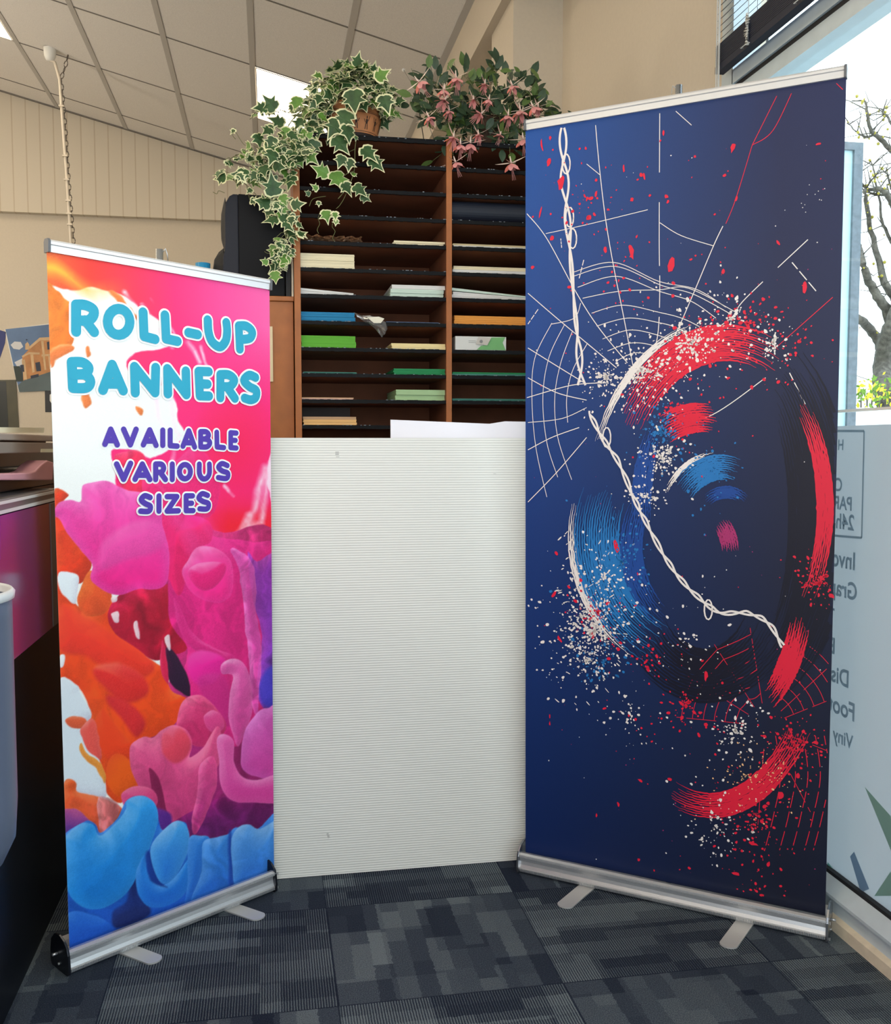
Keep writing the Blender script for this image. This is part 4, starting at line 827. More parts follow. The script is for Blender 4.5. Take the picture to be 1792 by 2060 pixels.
for k, z in enumerate(zs):
    for (xa, xb) in ((.124,.679),(.699,1.262)):
        bm = new(); bx(bm, (xa, YS+.008, z-.012), (xb, YS+.41, z)); o = obj('shelf', bm, M_inner, sh)
        bm = new(); n_ = 40; top = []; 
        for q in range(n_): 
            x1 = xa+(xb-xa)*q/n_; x2 = xa+(xb-xa)*(q+1)/n_; bx(bm, (x1, YS+.001, z-.0135+random.uniform(-.001,.001)), (x2, YS+.0085+random.uniform(0,.003), z+random.uniform(-.0005,.0012)))
        obj('shelf_edge', bm, M_black, o)
bm = new(); 
for (xa, xb) in ((.124,.679),(.699,1.262)): bx(bm, (xa, YS+.0, 2.4155), (xb, YS+.42, 2.4185))
obj('top_cover', bm, M_black, sh)
# chipped pale flecks along the worn edges
bm = new()
for k in range(260):
    z = random.choice(zs[:13]); side = random.random() < .6; x = random.uniform(.126,.677) if side else random.uniform(.70,1.0)
    w_ = random.uniform(.001,.008); bx(bm, (x, YS-.0005, z-.0005), (x+w_, YS+.003, z+.0014))
obj('edge_chips', bm, mat('edge_chip', (150,160,172), .7), sh)['kind'] = 'stuff'
# ---- paper stacks
def stack(label, row, px0, px1, n, th, cols, dy=.02, dep=.29, jit=.003, grp='paper stacks on the pigeonhole shelves', curl=0, cat='paper'):
    """n packets of total thickness th; cols cycle"""
    z0 = zs[row]+.0016; x0_ = atY(px0, 600, YS+dy).x; x1_ = atY(px1, 600, YS+dy).x
    t = thing('paper_stack', label, cat, ((x0_+x1_)/2, YS+dy, z0), grp); z = z0
    for k in range(n):
        h = th/n; j = random.uniform(-jit, jit); jy = random.uniform(0, jit*2); bm = new(); m_ = 6
        sub = max(2, int(h/.0028))
        for q in range(sub):
            a_ = random.uniform(-.0012,.0012)+j; bx(bm, (x0_+a_, YS+dy+jy+random.uniform(0,.002), z+h*q/sub), (x1_+a_, YS+dy+jy+dep, z+h*(q+.93)/sub))
        if curl:
            for v in bm.verts:
                d_ = (x0_+.09-v.co.x)
                if d_ > 0: v.co.z += curl*(d_/.09)**2*((v.co.z-z0)/th+.2)
        o = obj('packet', bm, cols[k % len(cols)], t); z += h+.0004
    return t
pc = lambda n, c: mat('paper_'+n, c, .75)
cream, cream2, whit, mint, blue, green, green2 = pc('cream',(236,224,190)), pc('cream_dark',(205,190,150)), pc('white',(228,228,226)), pc('mint',(206,226,214)), pc('blue',(30,130,180)), pc('green',(96,176,52)), pc('deep_green',(30,140,84))
yel, orange, teal, pale, pink, peach, kraft, navy = pc('yellow',(240,222,166)), pc('orange',(236,160,70)), pc('teal',(70,140,128)), pc('pale_green',(176,210,160)), pc('pink',(225,186,176)), pc('peach',(244,196,130)), pc('kraft',(206,168,132)), mat('navy_card',(16,26,44),.6)
stack('thin cream paper stack at the right of the fifth pigeonhole row', 4, 792, 894, 2, .016, [cream, cream])
stack('thick cream paper stack in two packets under the crumpled kraft paper', 5, 602, 712, 2, .052, [cream, cream], dy=.006)
stack('thin pile of white leaflets above the blue paper', 6, 602, 712, 2, .008, [whit, whit], curl=.012)
stack('thick pale mint paper stack above the plastic bag', 6, 788, 895, 3, .046, [mint, mint, whit], jit=.006)
stack('bright blue paper stack on the left of its shelf', 7, 604, 713, 2, .034, [blue, blue])
stack('bright green paper stack below the blue one', 8, 605, 715, 2, .044, [green, green], dy=.012)
stack('pale yellow paper stack below the plastic bag', 8, 784, 894, 2, .022, [yel, yel], jit=.008)
stack('very thin green paper layer on the left above the pink sheets', 9, 608, 716, 2, .005, [teal, teal])
stack('deep green paper stack at the right of the left-hand column', 9, 792, 896, 3, .022, [green2, green2, green2])
stack('thin pink paper layer low in the left-hand column', 10, 603, 710, 2, .007, [pink, kraft])
stack('pale green paper stack low in the left-hand column', 10, 796, 896, 2, .040, [pale, pale], dy=.03, jit=.005)
stack('peach paper stack just above the fluted white sheet', 11, 606, 714, 3, .030, [peach, peach, kraft], dy=.006, jit=.006)
stack('thin white paper pile in the right-hand column, above the thicker white stack', 4, 912, 1066, 2, .014, [whit, cream2])
stack('white paper stack in the right-hand column two rows above the orange one', 5, 912, 1066, 2, .026, [whit, cream])
stack('curled white leaflets in the right-hand column above the orange paper', 6, 910, 1066, 3, .014, [whit, whit, mint], curl=.02)
stack('orange paper stack in the right-hand column', 7, 914, 1066, 2, .034, [orange, orange])
stack('thin teal paper pile in the right-hand column under the torn box', 9, 910, 1066, 2, .012, [teal, green2])
stack('thin teal paper layer lowest in the right-hand column', 10, 910, 1066, 2, .007, [teal, teal])
bm = new(); bx(bm, (atY(607,820,YS+.25).x, YS+.30, zs[11]+.001), (atY(706,820,YS+.25).x, YS+.31, zs[11]+.078)); tag(obj('card', bm, mat('grey_card', (96,90,88), .8)), 'dark grey card standing behind the peach paper', 'card')
# dark roll filling one pigeonhole of the right column
bm = new(); pts = [(YS+.02+.04*math.cos(a_), zs[3]+.0415+.0395*math.sin(a_)) for a_ in [2*PI*k/28 for k in range(28)]]
prism(bm, [(.702, y+.03, z) for y, z in pts], (.55,0,0)); o = obj('material_roll', bm, navy); tag(o, 'dark navy roll of material filling a pigeonhole of the right-hand column', 'roll')
# crumpled kraft paper
bm = new(); xa, xb = atY(597,480,YS).x, atY(729,480,YS).x; nx_, ny_ = 26, 8
for L_ in range(3):
    g_ = [[bm.verts.new((xa+(xb-xa)*i/nx_+random.gauss(0,.002), YS+.004+.2*j/ny_, zs[4]+.003+L_*.006+abs(random.gauss(0,.0035))+.006*math.sin(i*.7+L_)**2)) for j in range(ny_+1)] for i in range(nx_+1)]
    for i in range(nx_):
        for j in range(ny_): bm.faces.new([g_[i][j], g_[i+1][j], g_[i+1][j+1], g_[i][j+1]])
tag(obj('crumpled_paper', bm, kraft, recalc=False), 'torn crumpled kraft paper lying on a left-hand shelf beneath the hanging ivy', 'paper')
# torn white carton with green paper showing
bxo = thing('torn_carton', 'torn white carton of green paper in the right-hand column', 'box', (atY(966,700,YS+.01).x, YS+.01, zs[8]))
X0, X1 = atY(916,700,YS+.01).x, atY(1018,700,YS+.01).x; z0 = zs[8]+.002
bm = new(); bx(bm, (X0, YS+.012, z0), (X1, YS+.30, z0+.052)); obj('carton', bm, mat('carton_white', (222,224,222), .6), bxo)
bm = new(); w_ = X1-X0
prism(bm, [(X0+w_*.42,YS+.010,z0+.001),(X0+w_*.99,YS+.010,z0+.001),(X0+w_*.93,YS+.010,z0+.03),(X0+w_*.98,YS+.010,z0+.051),(X0+w_*.70,YS+.010,z0+.049),(X0+w_*.62,YS+.010,z0+.020),(X0+w_*.5,YS+.010,z0+.016)], (0,.003,0)); obj('green_paper', bm, pc('leaf_green',(120,184,120)), bxo)
bm = new()
prism(bm, [(X0+w_*.40,YS+.006,z0+.022),(X0+w_*.62,YS+.004,z0+.018),(X0+w_*.70,YS+.005,z0+.048),(X0+w_*.45,YS+.009,z0+.050)], (0,.001,0)); obj('torn_flap', bm, mat('flap', (200,196,190), .7), bxo)
bm = new()
for q in range(2): bx(bm, (X0+w_*.26, YS+.0112, z0+.034-q*.006), (X0+w_*.40, YS+.0118, z0+.0355-q*.006))
tube(bm, [(X0+w_*.5,YS+.0035,z0+.033),(X0+w_*.5,YS+.0045,z0+.033)], .006, 12); obj('carton_print', bm, mat('grey_print', (130,132,134), .6), bxo)
# plastic bag with a label hanging over a shelf edge
bag = thing('plastic_bag', 'crumpled clear plastic bag with a white label hanging beside the blue paper', 'bag', tuple(atY(760,660,YS-.01)))
def pbag():
    m = bpy.data.materials.new('clear_plastic'); m.use_nodes = True; N = m.node_tree.nodes; K = m.node_tree.links
    N.remove(N['Principled BSDF']); t = N.new('ShaderNodeBsdfTransparent'); g = N.new('ShaderNodeBsdfGlossy'); g.inputs[1].default_value = .12; d = N.new('ShaderNodeBsdfDiffuse'); d.inputs[0].default_value = (.6,.6,.6,1)
    m1 = N.new('ShaderNodeMixShader'); m1.inputs[0].default_value = .5; K.new(g.outputs[0], m1.inputs[1]); K.new(d.outputs[0], m1.inputs[2])
    m2 = N.new('ShaderNodeMixShader'); m2.inputs[0].default_value = .42; K.new(t.outputs[0], m2.inputs[1]); K.new(m1.outputs[0], m2.inputs[2]); K.new(m2.outputs[0], N['Material Output'].inputs[0]); return m
bm = new(); Lb = [((712,630),(735,650)),((728,634),(742,652)),((745,636),(752,660)),((762,640),(758,665)),((776,650),(762,672)),((779,662),(770,678))]
rows = []
for i, (p, q) in enumerate(Lb):
    r_ = []
    for k in range(7): u = k/6; P_ = atY(p[0]+(q[0]-p[0])*u, p[1]+(q[1]-p[1])*u, YS-.012-.02*math.sin(PI*u)+random.gauss(0,.004)); r_.append(bm.verts.new(P_+Vector((random.gauss(0,.0015),0,random.gauss(0,.0015)))))
    rows.append(r_)
for r0, r1 in zip(rows, rows[1:]):
    for k in range(6): bm.faces.new([r0[k], r0[k+1], r1[k+1], r1[k]])
obj('bag_film', bm, pbag(), bag, recalc=False)
bm = new(); prism(bm, [atY(738,638,YS-.035), atY(752,650,YS-.035), atY(766,650,YS-.037), atY(773,641,YS-.037), atY(762,637,YS-.036)], (0,.0008,0)); obj('bag_label', bm, pc('label', (232,226,208)), bag)
# flat blue sheet near the bag
bm = new(); bx(bm, (atY(776,650,YS+.01).x, YS+.005, zs[7]+.0015), (atY(882,650,YS+.01).x, YS+.22, zs[7]+.004)); tag(obj('paper_sheet', bm, pc('slate', (70,90,120))), 'few slate blue sheets lying right of the plastic bag', 'paper')
# ------------------------------------------------------------------ low cabinet, speaker, cup
cab = thing('wooden_cabinet', 'orange wooden cabinet standing left of the pigeonhole shelves', 'cabinet', (-.15, 3.9, 0))
bm = new(); bx(bm, (-.42, 3.725, .0), (.098, 4.12, 1.80)); obj('carcass', bm, M_wood, cab, bevel=.002)
bm = new(); bx(bm, (-.43, 3.715, 1.80), (.100, 4.13, 1.818)); obj('cabinet_top', bm, M_wood, cab, bevel=.002)
bm = new(); bx(bm, (.014-.10, 3.716, 1.36+.14), (.020, 3.7165+.003, 1.705)); o = obj('paper_note', bm, pc('note', (226,206,170))); tag(o, 'cream paper sheet fixed to the orange cabinet, its edge showing beside the rainbow banner', 'paper')
sp = thing('loudspeaker', 'black loudspeaker on the orange cabinet, its bulging front turned left', 'speaker', (-.03, 3.85, 1.818))
M_sp = mat('speaker_black', (13,14,19), .6, noise=(200,.1), spec=.2); M_sp2 = mat('speaker_grey', (34,36,46), .55, spec=.25); M_gr = mat('speaker_grille', (12,13,15), .7, bump=(900,.6))
zt = 2.188; 
bm = new(); prism(bm, [(-.10,3.735,1.819),(.068,3.735,1.819),(.068,3.735,zt),(-.10,3.735,zt+.004)], (0,.25,0)); obj('speaker_body', bm, M_sp, sp, bevel=.004)
bm = new()
prof_ = [(-.158,1.819),(-.160,1.90),(-.158,1.96),(-.152,1.985),(-.150,2.01),(-.150,2.12),(-.146,2.16),(-.132,zt-.004),(-.118,zt+.004),(-.0995,zt+.004),(-.0995,1.819)]
prism(bm, [(x, 3.742, z) for x, z in prof_], (0,.236,0)); obj('front_baffle', bm, M_sp2, sp, bevel=.004)
def bulge(x0_, depth, pts, name):
    bm = new(); Y0, Y1 = 3.755, 3.965; n_ = 9; rings_ = []
    for k in range(n_):
        y = Y0+(Y1-Y0)*k/(n_-1); sc = math.sqrt(max(0, 1-((k/(n_-1)-.5)*2)**4)); rings_.append([bm.verts.new((x0_-dx*sc*depth, y, z)) for dx, z in pts])
    for r0, r1 in zip(rings_, rings_[1:]):
        for k in range(len(pts)-1): f = bm.faces.new([r0[k], r0[k+1], r1[k+1], r1[k]]); f.smooth = True
    bm.faces.new(rings_[0]); bm.faces.new(rings_[-1][::-1]); return obj(name, bm, M_gr, sp)
bulge(-.148, .020, [(0,2.182),(.45,2.165),(.9,2.13),(1,2.08),(.95,2.04),(.6,2.015),(0,1.985)], 'tweeter_grille')
bulge(-.156, .046, [(0,1.995),(.5,1.985),(.85,1.96),(.97,1.92),(1,1.87),(1,1.819),(0,1.819)], 'woofer_grille')
bm = new(); bx(bm, (.072, 3.74, 1.819), (.090, 3.98, 2.10)); tag(obj('binder', bm, mat('dark_binder', (26,26,30), .6)), 'slim black binder wedged between the loudspeaker and the shelves', 'binder')
bm = new(); bx(bm, (.0925, 3.73, 1.819), (.0995, 3.98, 1.96)); tag(obj('envelope', bm, pc('envelope', (235,226,205))), 'cream envelope standing upright against the left side of the shelves', 'envelope')
bm = new(); lathe(bm, [(.0001,0),(.022,0),(.024,.05),(.028,.125),(.026,.125),(.022,.05),(.0001,.01)], (-.235, 3.80, 1.819))
tag(obj('cup', bm, mat('blue_plastic', (40,140,190), .4)), 'small blue cup just left of the loudspeaker', 'cup')
# ------------------------------------------------------------------ plants on top of the shelves
M_iv = [mat('ivy_green', (52,84,44), .5, noise=(40,.3)), mat('ivy_cream', (226,224,178), .55), mat('ivy_stem', (110,112,70), .7), mat('ivy_bright', (92,134,52), .5, noise=(40,.2))]
LOBE = [(0,-.42),(.16,-.46),(.40,-.36),(.52,-.14),(.34,-.02),(.62,.22),(.30,.24),(.16,.40),(0,.80),(-.16,.40),(-.30,.24),(-.62,.22),(-.34,-.02),(-.52,-.14),(-.40,-.36),(-.16,-.46)]
def leaf(bm, c, size, d, nrm, outline, border=.74, mi=0, mb=1, curl=.15):
    d = Vector(d).normalized(); n = Vector(nrm); n = (n-d*n.dot(d)).normalized(); s_ = d.cross(n)
    jit = [1+random.uniform(-.08,.08) for _ in outline]
    def P(x, y, k): return Vector(c)+(s_*x+d*(y+.42))*size*k+n*(-curl*size*(x*x*1.6+y*y*.5)*k+abs(x)*.16*size)
    if mb is None:
        vs = [bm.verts.new(P(x, y, 1)) for x, y in outline]; ce = bm.verts.new(P(0, .1, 1)); n_ = len(vs)
        for i in range(n_): f = bm.faces.new([vs[i], vs[(i+1)%n_], ce]); f.material_index = mi
        return
    O = [bm.verts.new(P(x*j, y*j, 1)) for (x, y), j in zip(outline, jit)]; I = [bm.verts.new(P(x*border*j, y*border*j, 1)+n*.0004) for (x, y), j in zip(outline, jit)]; ce = bm.verts.new(P(0,.05,1)+n*.0006); n_ = len(O)
    for i in range(n_):
        f = bm.faces.new([O[i], O[(i+1)%n_], I[(i+1)%n_], I[i]]); f.material_index = mb
        f = bm.faces.new([I[i], I[(i+1)%n_], ce]); f.material_index = mi
def rdir(down=.6, out=(0,-1,0), sp=.7):
    return Vector((random.gauss(0,sp), random.gauss(0,sp*.6), random.gauss(-down,.5)))
iv = thing('potted_ivy', 'variegated ivy in a terracotta pot, trailing over the left part of the shelves', 'plant', (atY(712,270,3.84).x, 3.84, 2.42))
pcx = iv.location.x; zt_ = 2.4188
bm = new(); lathe(bm, [(.078,0),(.082,.008),(.092,.05),(.103,.10),(.106,.135),(.098,.150),(.100,.158),(.106,.172),(.104,.178),(.094,.178),(.088,.150),(.0001,.145)], (pcx, 3.84, zt_)); [setattr(v.co, 'z', zt_+(v.co.z-zt_)*.80) for v in bm.verts]; obj('pot', bm, mat('terracotta', (214,140,88), .6, noise=(30,.1)), iv)
# painted bands and dark figures on the pot
def potpt(a_, z, r): return Vector((pcx+r*math.sin(a_), 3.84-r*math.cos(a_), zt_+z*.80))
def potr(z): return float(np.interp(z, [0,.008,.05,.10,.135,.15], [.078,.082,.092,.103,.106,.098]))+.0008
bm = new()
def ring_(z0_, z1_):
    for k in range(48):
        a0_, a1_ = 2*PI*k/48, 2*PI*(k+1)/48; bm.faces.new([bm.verts.new(p) for p in (potpt(a0_,z0_,potr(z0_)), potpt(a1_,z0_,potr(z0_)), potpt(a1_,z1_,potr(z1_)), potpt(a0_,z1_,potr(z1_)))])
ring_(.002,.034); ring_(.040,.042); ring_(.122,.1245); ring_(.128,.1295)
def dab(a_, z, w_, h_, sk=0):
    q = [(a_-w_,z),(a_+w_,z),(a_+w_+sk,z+h_),(a_-w_+sk,z+h_)]; bm.faces.new([bm.verts.new(potpt(x, y, potr(y)+.0003)) for x, y in q])
for k in range(15):
    a_ = 2*PI*k/15; f_ = (-1)**k
    dab(a_-.05, .050, .016, .024, .02); dab(a_+.05, .050, .016, .024, -.02); dab(a_, .074, .040, .020); dab(a_, .096, .020, .012); dab(a_-.06*f_, .086, .012, .024, -.05*f_); dab(a_+.06*f_, .080, .012, .014, .06*f_)
obj('painted_frieze', bm, mat('frieze_black', (46,30,24), .6), iv, recalc=False)
fol = new(); stems = new()
def place_leaf(p, size, dn=None, nr=None, bright=None):
    dn = dn or Vector((random.gauss(0,.8), random.gauss(-.1,.3), random.gauss(-.6,.6))); nr = nr or Vector((random.gauss(0,.5), -1, random.gauss(.5,.5)))
    leaf(fol, p, size, dn, nr, LOBE, random.choice((.62,.72,.80,.86)) if size < .045 else random.uniform(.78,.88), mi=3 if (bright if bright is not None else random.random() < .3) else 0, curl=random.uniform(.0,.35))
# crown
for k in range(420):
    a_ = random.uniform(0, 2*PI); e = random.uniform(-.35, 1.45); r = random.uniform(.6, 1.0)
    P_ = Vector((pcx-.012+.180*r*math.cos(a_)*math.cos(e), 3.80+.15*r*math.sin(a_)*math.cos(e), zt_+.135+.140*r*math.sin(e)))
    if P_.z < zt_+.12 and P_.y < 3.8 and abs(P_.x-pcx) < .10 and k % 3: continue
    out = (P_-Vector((pcx, 3.83, zt_+.17))).normalized(); place_leaf(P_, random.uniform(.026,.054), Vector((out.x, out.y, out.z-.6))+Vector((random.gauss(0,.5), random.gauss(0,.3), random.gauss(0,.4))), out+Vector((random.gauss(0,.4), -.4, random.gauss(.3,.3))))
def trail(pts, Y, n, spread, smin, smax, sr=.0022):
    P = [atY(x, y, Yk) for (x, y), Yk in zip(pts, Y)]; P = [Vector(v) for v in catmull([tuple(p) for p in P], n=6)]; tube(stems, P, sr, 5)
    for k in range(n):
        p = random.choice(P); q = p+Vector((random.gauss(0, spread), random.gauss(-.01, spread*.5), random.gauss(0, spread*.8))); tube(stems, [p, (p+q)/2+Vector((0,0,.006)), q], .0011, 4); place_leaf(q, random.uniform(smin, smax))
trail([(665,215),(630,215),(600,228),(575,262),(560,300),(540,325),(510,350),(480,372)], [3.80,3.76,3.70,3.66,3.66,3.66,3.68,3.70], 100, .040, .024, .060)
trail([(640,240),(605,270),(585,310),(575,330)], [3.78,3.70,3.66,3.66], 55, .036, .03, .062)
trail([(560,300),(530,310),(500,305),(470,315),(460,325)], [3.66,3.66,3.68,3.7,3.7], 14, .018, .016, .032, .0014)
trail([(600,228),(560,225),(520,228),(502,240)], [3.7,3.68,3.7,3.7], 5, .010, .014, .024, .0012)
trail([(520,340),(505,300),(490,290),(472,262)], [3.67,3.68,3.7,3.7], 5, .008, .014, .024, .001)
trail([(545,335),(550,365),(556,388),(568,412)], [3.66,3.65,3.66,3.68], 4, .010, .018, .024, .0018)
trail([(565,405),(572,430),(575,460),(573,500),(562,520)], [3.66,3.66,3.655,3.66,3.67], 42, .020, .028, .056)
trail([(700,235),(715,275),(714,300),(712,345),(700,375),(680,400)], [3.70,3.655,3.65,3.66,3.66,3.66], 3, .008, .02, .03, .0018)
# individually placed big leaves hanging in front of the shelves
for x, y, s_, dx, dz, br_ in [(711,180,.085,.05,-1,0),(700,222,.080,-.4,-1,0),(682,240,.075,-.5,-.9,0),(697,250,.070,.15,-1,0),(770,190,.070,.3,-1,0),(755,160,.06,.6,.4,1),(672,275,.075,.7,-.8,0),(728,296,.070,.5,-.5,0),(745,318,.06,.6,-.6,0),(703,318,.05,-.1,-1,0),(690,312,.05,-.3,-.8,0),(672,345,.070,.4,-.9,1),(660,352,.060,-.5,.2,1),(690,366,.055,.5,-.9,0),(712,372,.055,.8,-.7,0),(726,392,.04,.9,-.6,0),(640,382,.03,-.5,.3,1),(624,392,.022,-.4,.2,0),(641,404,.022,0,-1,0),(654,422,.05,.2,-1,1),(673,425,.035,.1,-1,1),(676,440,.026,-.1,-1,1),(551,395,.075,-.1,.9,0),(545,412,.06,-.9,.2,0),(585,415,.05,.8,.2,0),(552,545,.045,.1,-1,1),(540,530,.03,-.8,.3,1),(562,533,.03,.8,.1,1)]:
    place_leaf(atY(x, y, 3.640+random.uniform(-.01,.01)), s_, Vector((dx, -.15, dz)), Vector((random.gauss(0,.25), -1, .25)), bool(br_))
for pts in [[(643,430),(640,440),(643,450),(638,462),(641,470)], [(671,445),(668,456),(674,466),(669,478),(673,486)], [(532,506),(540,510),(548,503),(556,509),(565,503)], [(452,388),(440,384),(436,390),(428,386)], [(470,262),(468,272),(474,280)], [(700,375),(694,395),(684,412),(676,420)], [(655,395),(630,400),(622,415)], [(714,300),(702,306),(698,312)], [(712,345),(700,348),(690,356)]]:
    tube(stems, [tuple(v) for v in catmull([tuple(atY(x, y, 3.65)) for x, y in pts], n=5)], .0011, 4)
obj('ivy_leaves', fol, M_iv, iv, recalc=False); obj('ivy_stems', stems, M_iv[2], iv)
# ---- fuchsia
fu = thing('potted_fuchsia', 'pink flowering fuchsia in a dark basket pot on the right of the shelves', 'plant', (atY(985,280,3.86).x, 3.86, 2.42)); fx_ = fu.location.x
bm = new(); lathe(bm, [(.055,0),(.06,.01),(.068,.06),(.075,.12),(.072,.135),(.062,.135),(.0001,.12)], (fx_, 3.86, zt_)); obj('basket_pot', bm, mat('basket_brown', (74,54,40), .8, noise=(90,.35), bump=(160,.6)), fu)
M_fu = [mat('fuchsia_leaf', (48,72,48), .5, noise=(30,.25)), mat('fuchsia_leaf_light', (92,118,60), .5), mat('fuchsia_pink', (238,164,162), .6), mat('fuchsia_pale', (248,226,214), .6), mat('fuchsia_stem', (120,128,84), .7), mat('fuchsia_coral', (238,138,124), .6)]
OV = [(0,-.42),(.16,-.30),(.28,-.05),(.27,.18),(.15,.42),(0,.62),(-.15,.42),(-.27,.18),(-.28,-.05),(-.16,-.30)]
fol = new(); stems = new()
def fz(x, y, Y): return atY(x, y, Y)
anch = Vector((fx_, 3.84, zt_+.14))
shoots = [((900,240),(860,215),(828,192)), ((905,205),(872,165),(850,150)), ((930,200),(900,165),(885,160)), ((960,190),(945,165),(930,150)), ((985,190),(975,160),(970,175)), ((1000,180),(998,150),(1000,140)), ((1020,180),(1030,165),(1045,160)), ((1040,200),(1065,185),(1072,180)), ((1050,215),(1080,200),(1090,215)), ((1060,235),(1090,222),(1100,232)), ((915,255),(905,275),(905,300)), ((935,250),(930,280),(928,290)), ((1010,250),(1018,280),(1028,310)), ((1040,250),(1052,275),(1050,285)), ((890,230),(870,225),(865,232)), ((1000,230),(1010,250),(1004,275)), ((940,230),(915,250),(893,262))]
ends = []
for s_ in shoots:
    Yk = [3.78+random.uniform(-.06,.03) for _ in s_]; P = [tuple(anch)]+[tuple(fz(x, y, yy)) for (x, y), yy in zip(s_, Yk)]; P = [Vector(v) for v in catmull(P, n=5)]; tube(stems, P, .0016, 5); ends.append(P)
    for k in range(15):
        p = random.choice(P[4:]); q = p+Vector((random.gauss(0,.028), random.gauss(-.01,.02), random.gauss(0,.026))); tube(stems, [p, q], .0009, 4)
        leaf(fol, q, random.uniform(.036,.062), Vector((random.gauss((q.x-fx_)*3,.8), random.gauss(-.3,.4), random.gauss(.1,.8))), Vector((random.gauss(0,.5), -1, random.gauss(.6,.4))), OV, mi=0 if random.random() < .75 else 1, mb=None, curl=.3)
for k in range(140):
    p = Vector((fx_+random.gauss(.0,.11), 3.84+random.uniform(-.10,.08), zt_+.155+random.gauss(0,.045))); leaf(fol, p, random.uniform(.036,.060), Vector((random.gauss(0,.8), random.gauss(-.3,.4), random.gauss(-.1,.8))), Vector((random.gauss(0,.5), -1, random.gauss(.5,.4))), OV, mi=0, mb=None, curl=.3)
for x, y, s_, dx, dz, mi in [(828,192,.06,-1,.15,1),(842,206,.055,1,-.4,0),(862,137,.05,.1,1,1),(875,140,.05,.0,1,0),(999,138,.055,.4,.9,0),(1016,150,.05,0,1,0),(1085,205,.055,.4,1,0),(1060,172,.045,.6,.8,0),(1098,215,.035,.8,.8,1),(894,290,.045,0,-1,0),(1010,300,.05,0,-1,0),(1030,320,.04,.1,-1,1),(950,165,.05,.1,1,1),(1030,275,.06,.3,-1,0),(1000,278,.055,-.4,-1,0),(948,275,.055,.6,-1,0)]:
    leaf(fol, fz(x, y, 3.72), s_, Vector((dx,-.1,dz)), Vector((random.gauss(0,.2),-1,.3)), OV, mi=mi, mb=None, curl=.2)
obj('fuchsia_leaves', fol, M_fu, fu, recalc=False); obj('fuchsia_stems', stems, M_fu[4], fu)
PET = [(0,-.42),(.20,-.1),(.24,.2),(.12,.5),(0,.58),(-.12,.5),(-.24,.2),(-.20,-.1)]
SEP = [(0,-.42),(.09,-.1),(.10,.3),(.03,.8),(0,.95),(-.03,.8),(-.10,.3),(-.09,-.1)]
def flower(c, size, tilt):
    bm = new(); c = Vector(c); ax = Vector((tilt, random.uniform(-.5,.1), -1)).normalized(); e1 = ax.cross(Vector((0,1,0))).normalized(); e2 = ax.cross(e1)
    for k in range(4):
        a_ = 2*PI*k/4+.6; d = e1*math.cos(a_)+e2*math.sin(a_); leaf(bm, c, size*.85, d*1.0-ax*.10, -ax*.6+Vector((0,-.6,.1)), SEP, mi=1, mb=None, curl=-.2)
    for k in range(6):
        a_ = 2*PI*k/6; d = e1*math.cos(a_)+e2*math.sin(a_); leaf(bm, c, size*.78, ax*.8+d*.85, d+Vector((0,-.4,0)), PET, mi=0 if k % 3 else 2, mb=None, curl=.3)
    for k in range(3): tube(bm, [c, c+ax*size*.75+e1*.004*(k-1), c+ax*size*1.15+e1*.007*(k-1)], .0007, 4, mi=0)
    tube(bm, [c-ax*size*.45, c], [.002,.004], 6, mi=1)
    tube(bm, [c-ax*size*.45, c-ax*size*.9+Vector((random.gauss(0,.006),.01,.012))], .0008, 4, mi=3)
    return obj('flower', bm, [M_fu[2], M_fu[3], M_fu[5], M_fu[4]], fu, recalc=False)
for x, y, s_ in [(842,165,.058),(917,156,.062),(893,180,.05),(895,200,.06),(952,200,.044),(862,235,.05),(903,222,.045),(968,228,.055),(975,168,.045),(1030,172,.05),(1046,222,.064),(1072,215,.05),(1082,215,.045),(1022,232,.055),(912,275,.06),(926,290,.05),(946,288,.058),(916,326,.052),(1028,328,.056),(1006,270,.045),(962,270,.045),(1052,280,.055),(983,200,.04)]:
    flower(fz(x, y, 3.70+random.uniform(-.02,.01)), s_, random.gauss(0,.35))
# ------------------------------------------------------------------ thin cords over the shelves and the chain with cable on the left
def cord(label, pts, r, m_, name='ceiling_string', ball=None):
    t = thing(name, label, 'cord', tuple(pts[0])); bm = new(); tube(bm, pts, r, 6); obj('string', bm, m_, t)
    if ball: bm = new(); bmesh.ops.create_uvsphere(bm, u_segments=12, v_segments=8, radius=ball, matrix=Matrix.Translation(pts[0])); obj('hook_ball', bm, M_white, t)
    return t
M_str = mat('dark_string', (60,56,50), .7)
cord('thin string with a small white ceiling hook left of the fuchsia', [atY(812,141,6.2), atY(835,180,5.1), atY(876,288,3.88)], .0014, mat('grey_string', (130,124,116), .7), ball=.012)
cord('thin dark straight string behind the left leaves of the fuchsia', [atY(840,205,3.9), atY(846,240,3.9), atY(853,286,3.9)], .0018, M_str)
ch = thing('hanging_cable', 'white cable and chain hanging from the ceiling above the rainbow banner', 'cable', tuple(atY(104,100,8.2)))
def on_ceil(px, py):
    d = ray(px, py); t = (3.995-CAM_Z)/(d.z+.256*d.x); return CAM+d*t
R0, R1 = on_ceil(100,97), on_ceil(137,110); YC = (R0.y+R1.y)/2
ch.location = R0
bm = new(); lathe(bm, [(.0001,-.10),(.03,-.095),(.045,-.06),(.05,.0)], tuple(R0), 16); obj('ceiling_rose', bm, M_white, ch)
join = atY(120, 160, YC); low = atY(144, 500, YC); M_cab = mat('white_cable', (225,214,196), .5)
bm = new(); tube(bm, [R0+Vector((0,0,-.09)), atY(110,125,YC), join, atY(125,230,YC), atY(134,350,YC), low, Vector((low.x,low.y,2.2))], .012, 8)
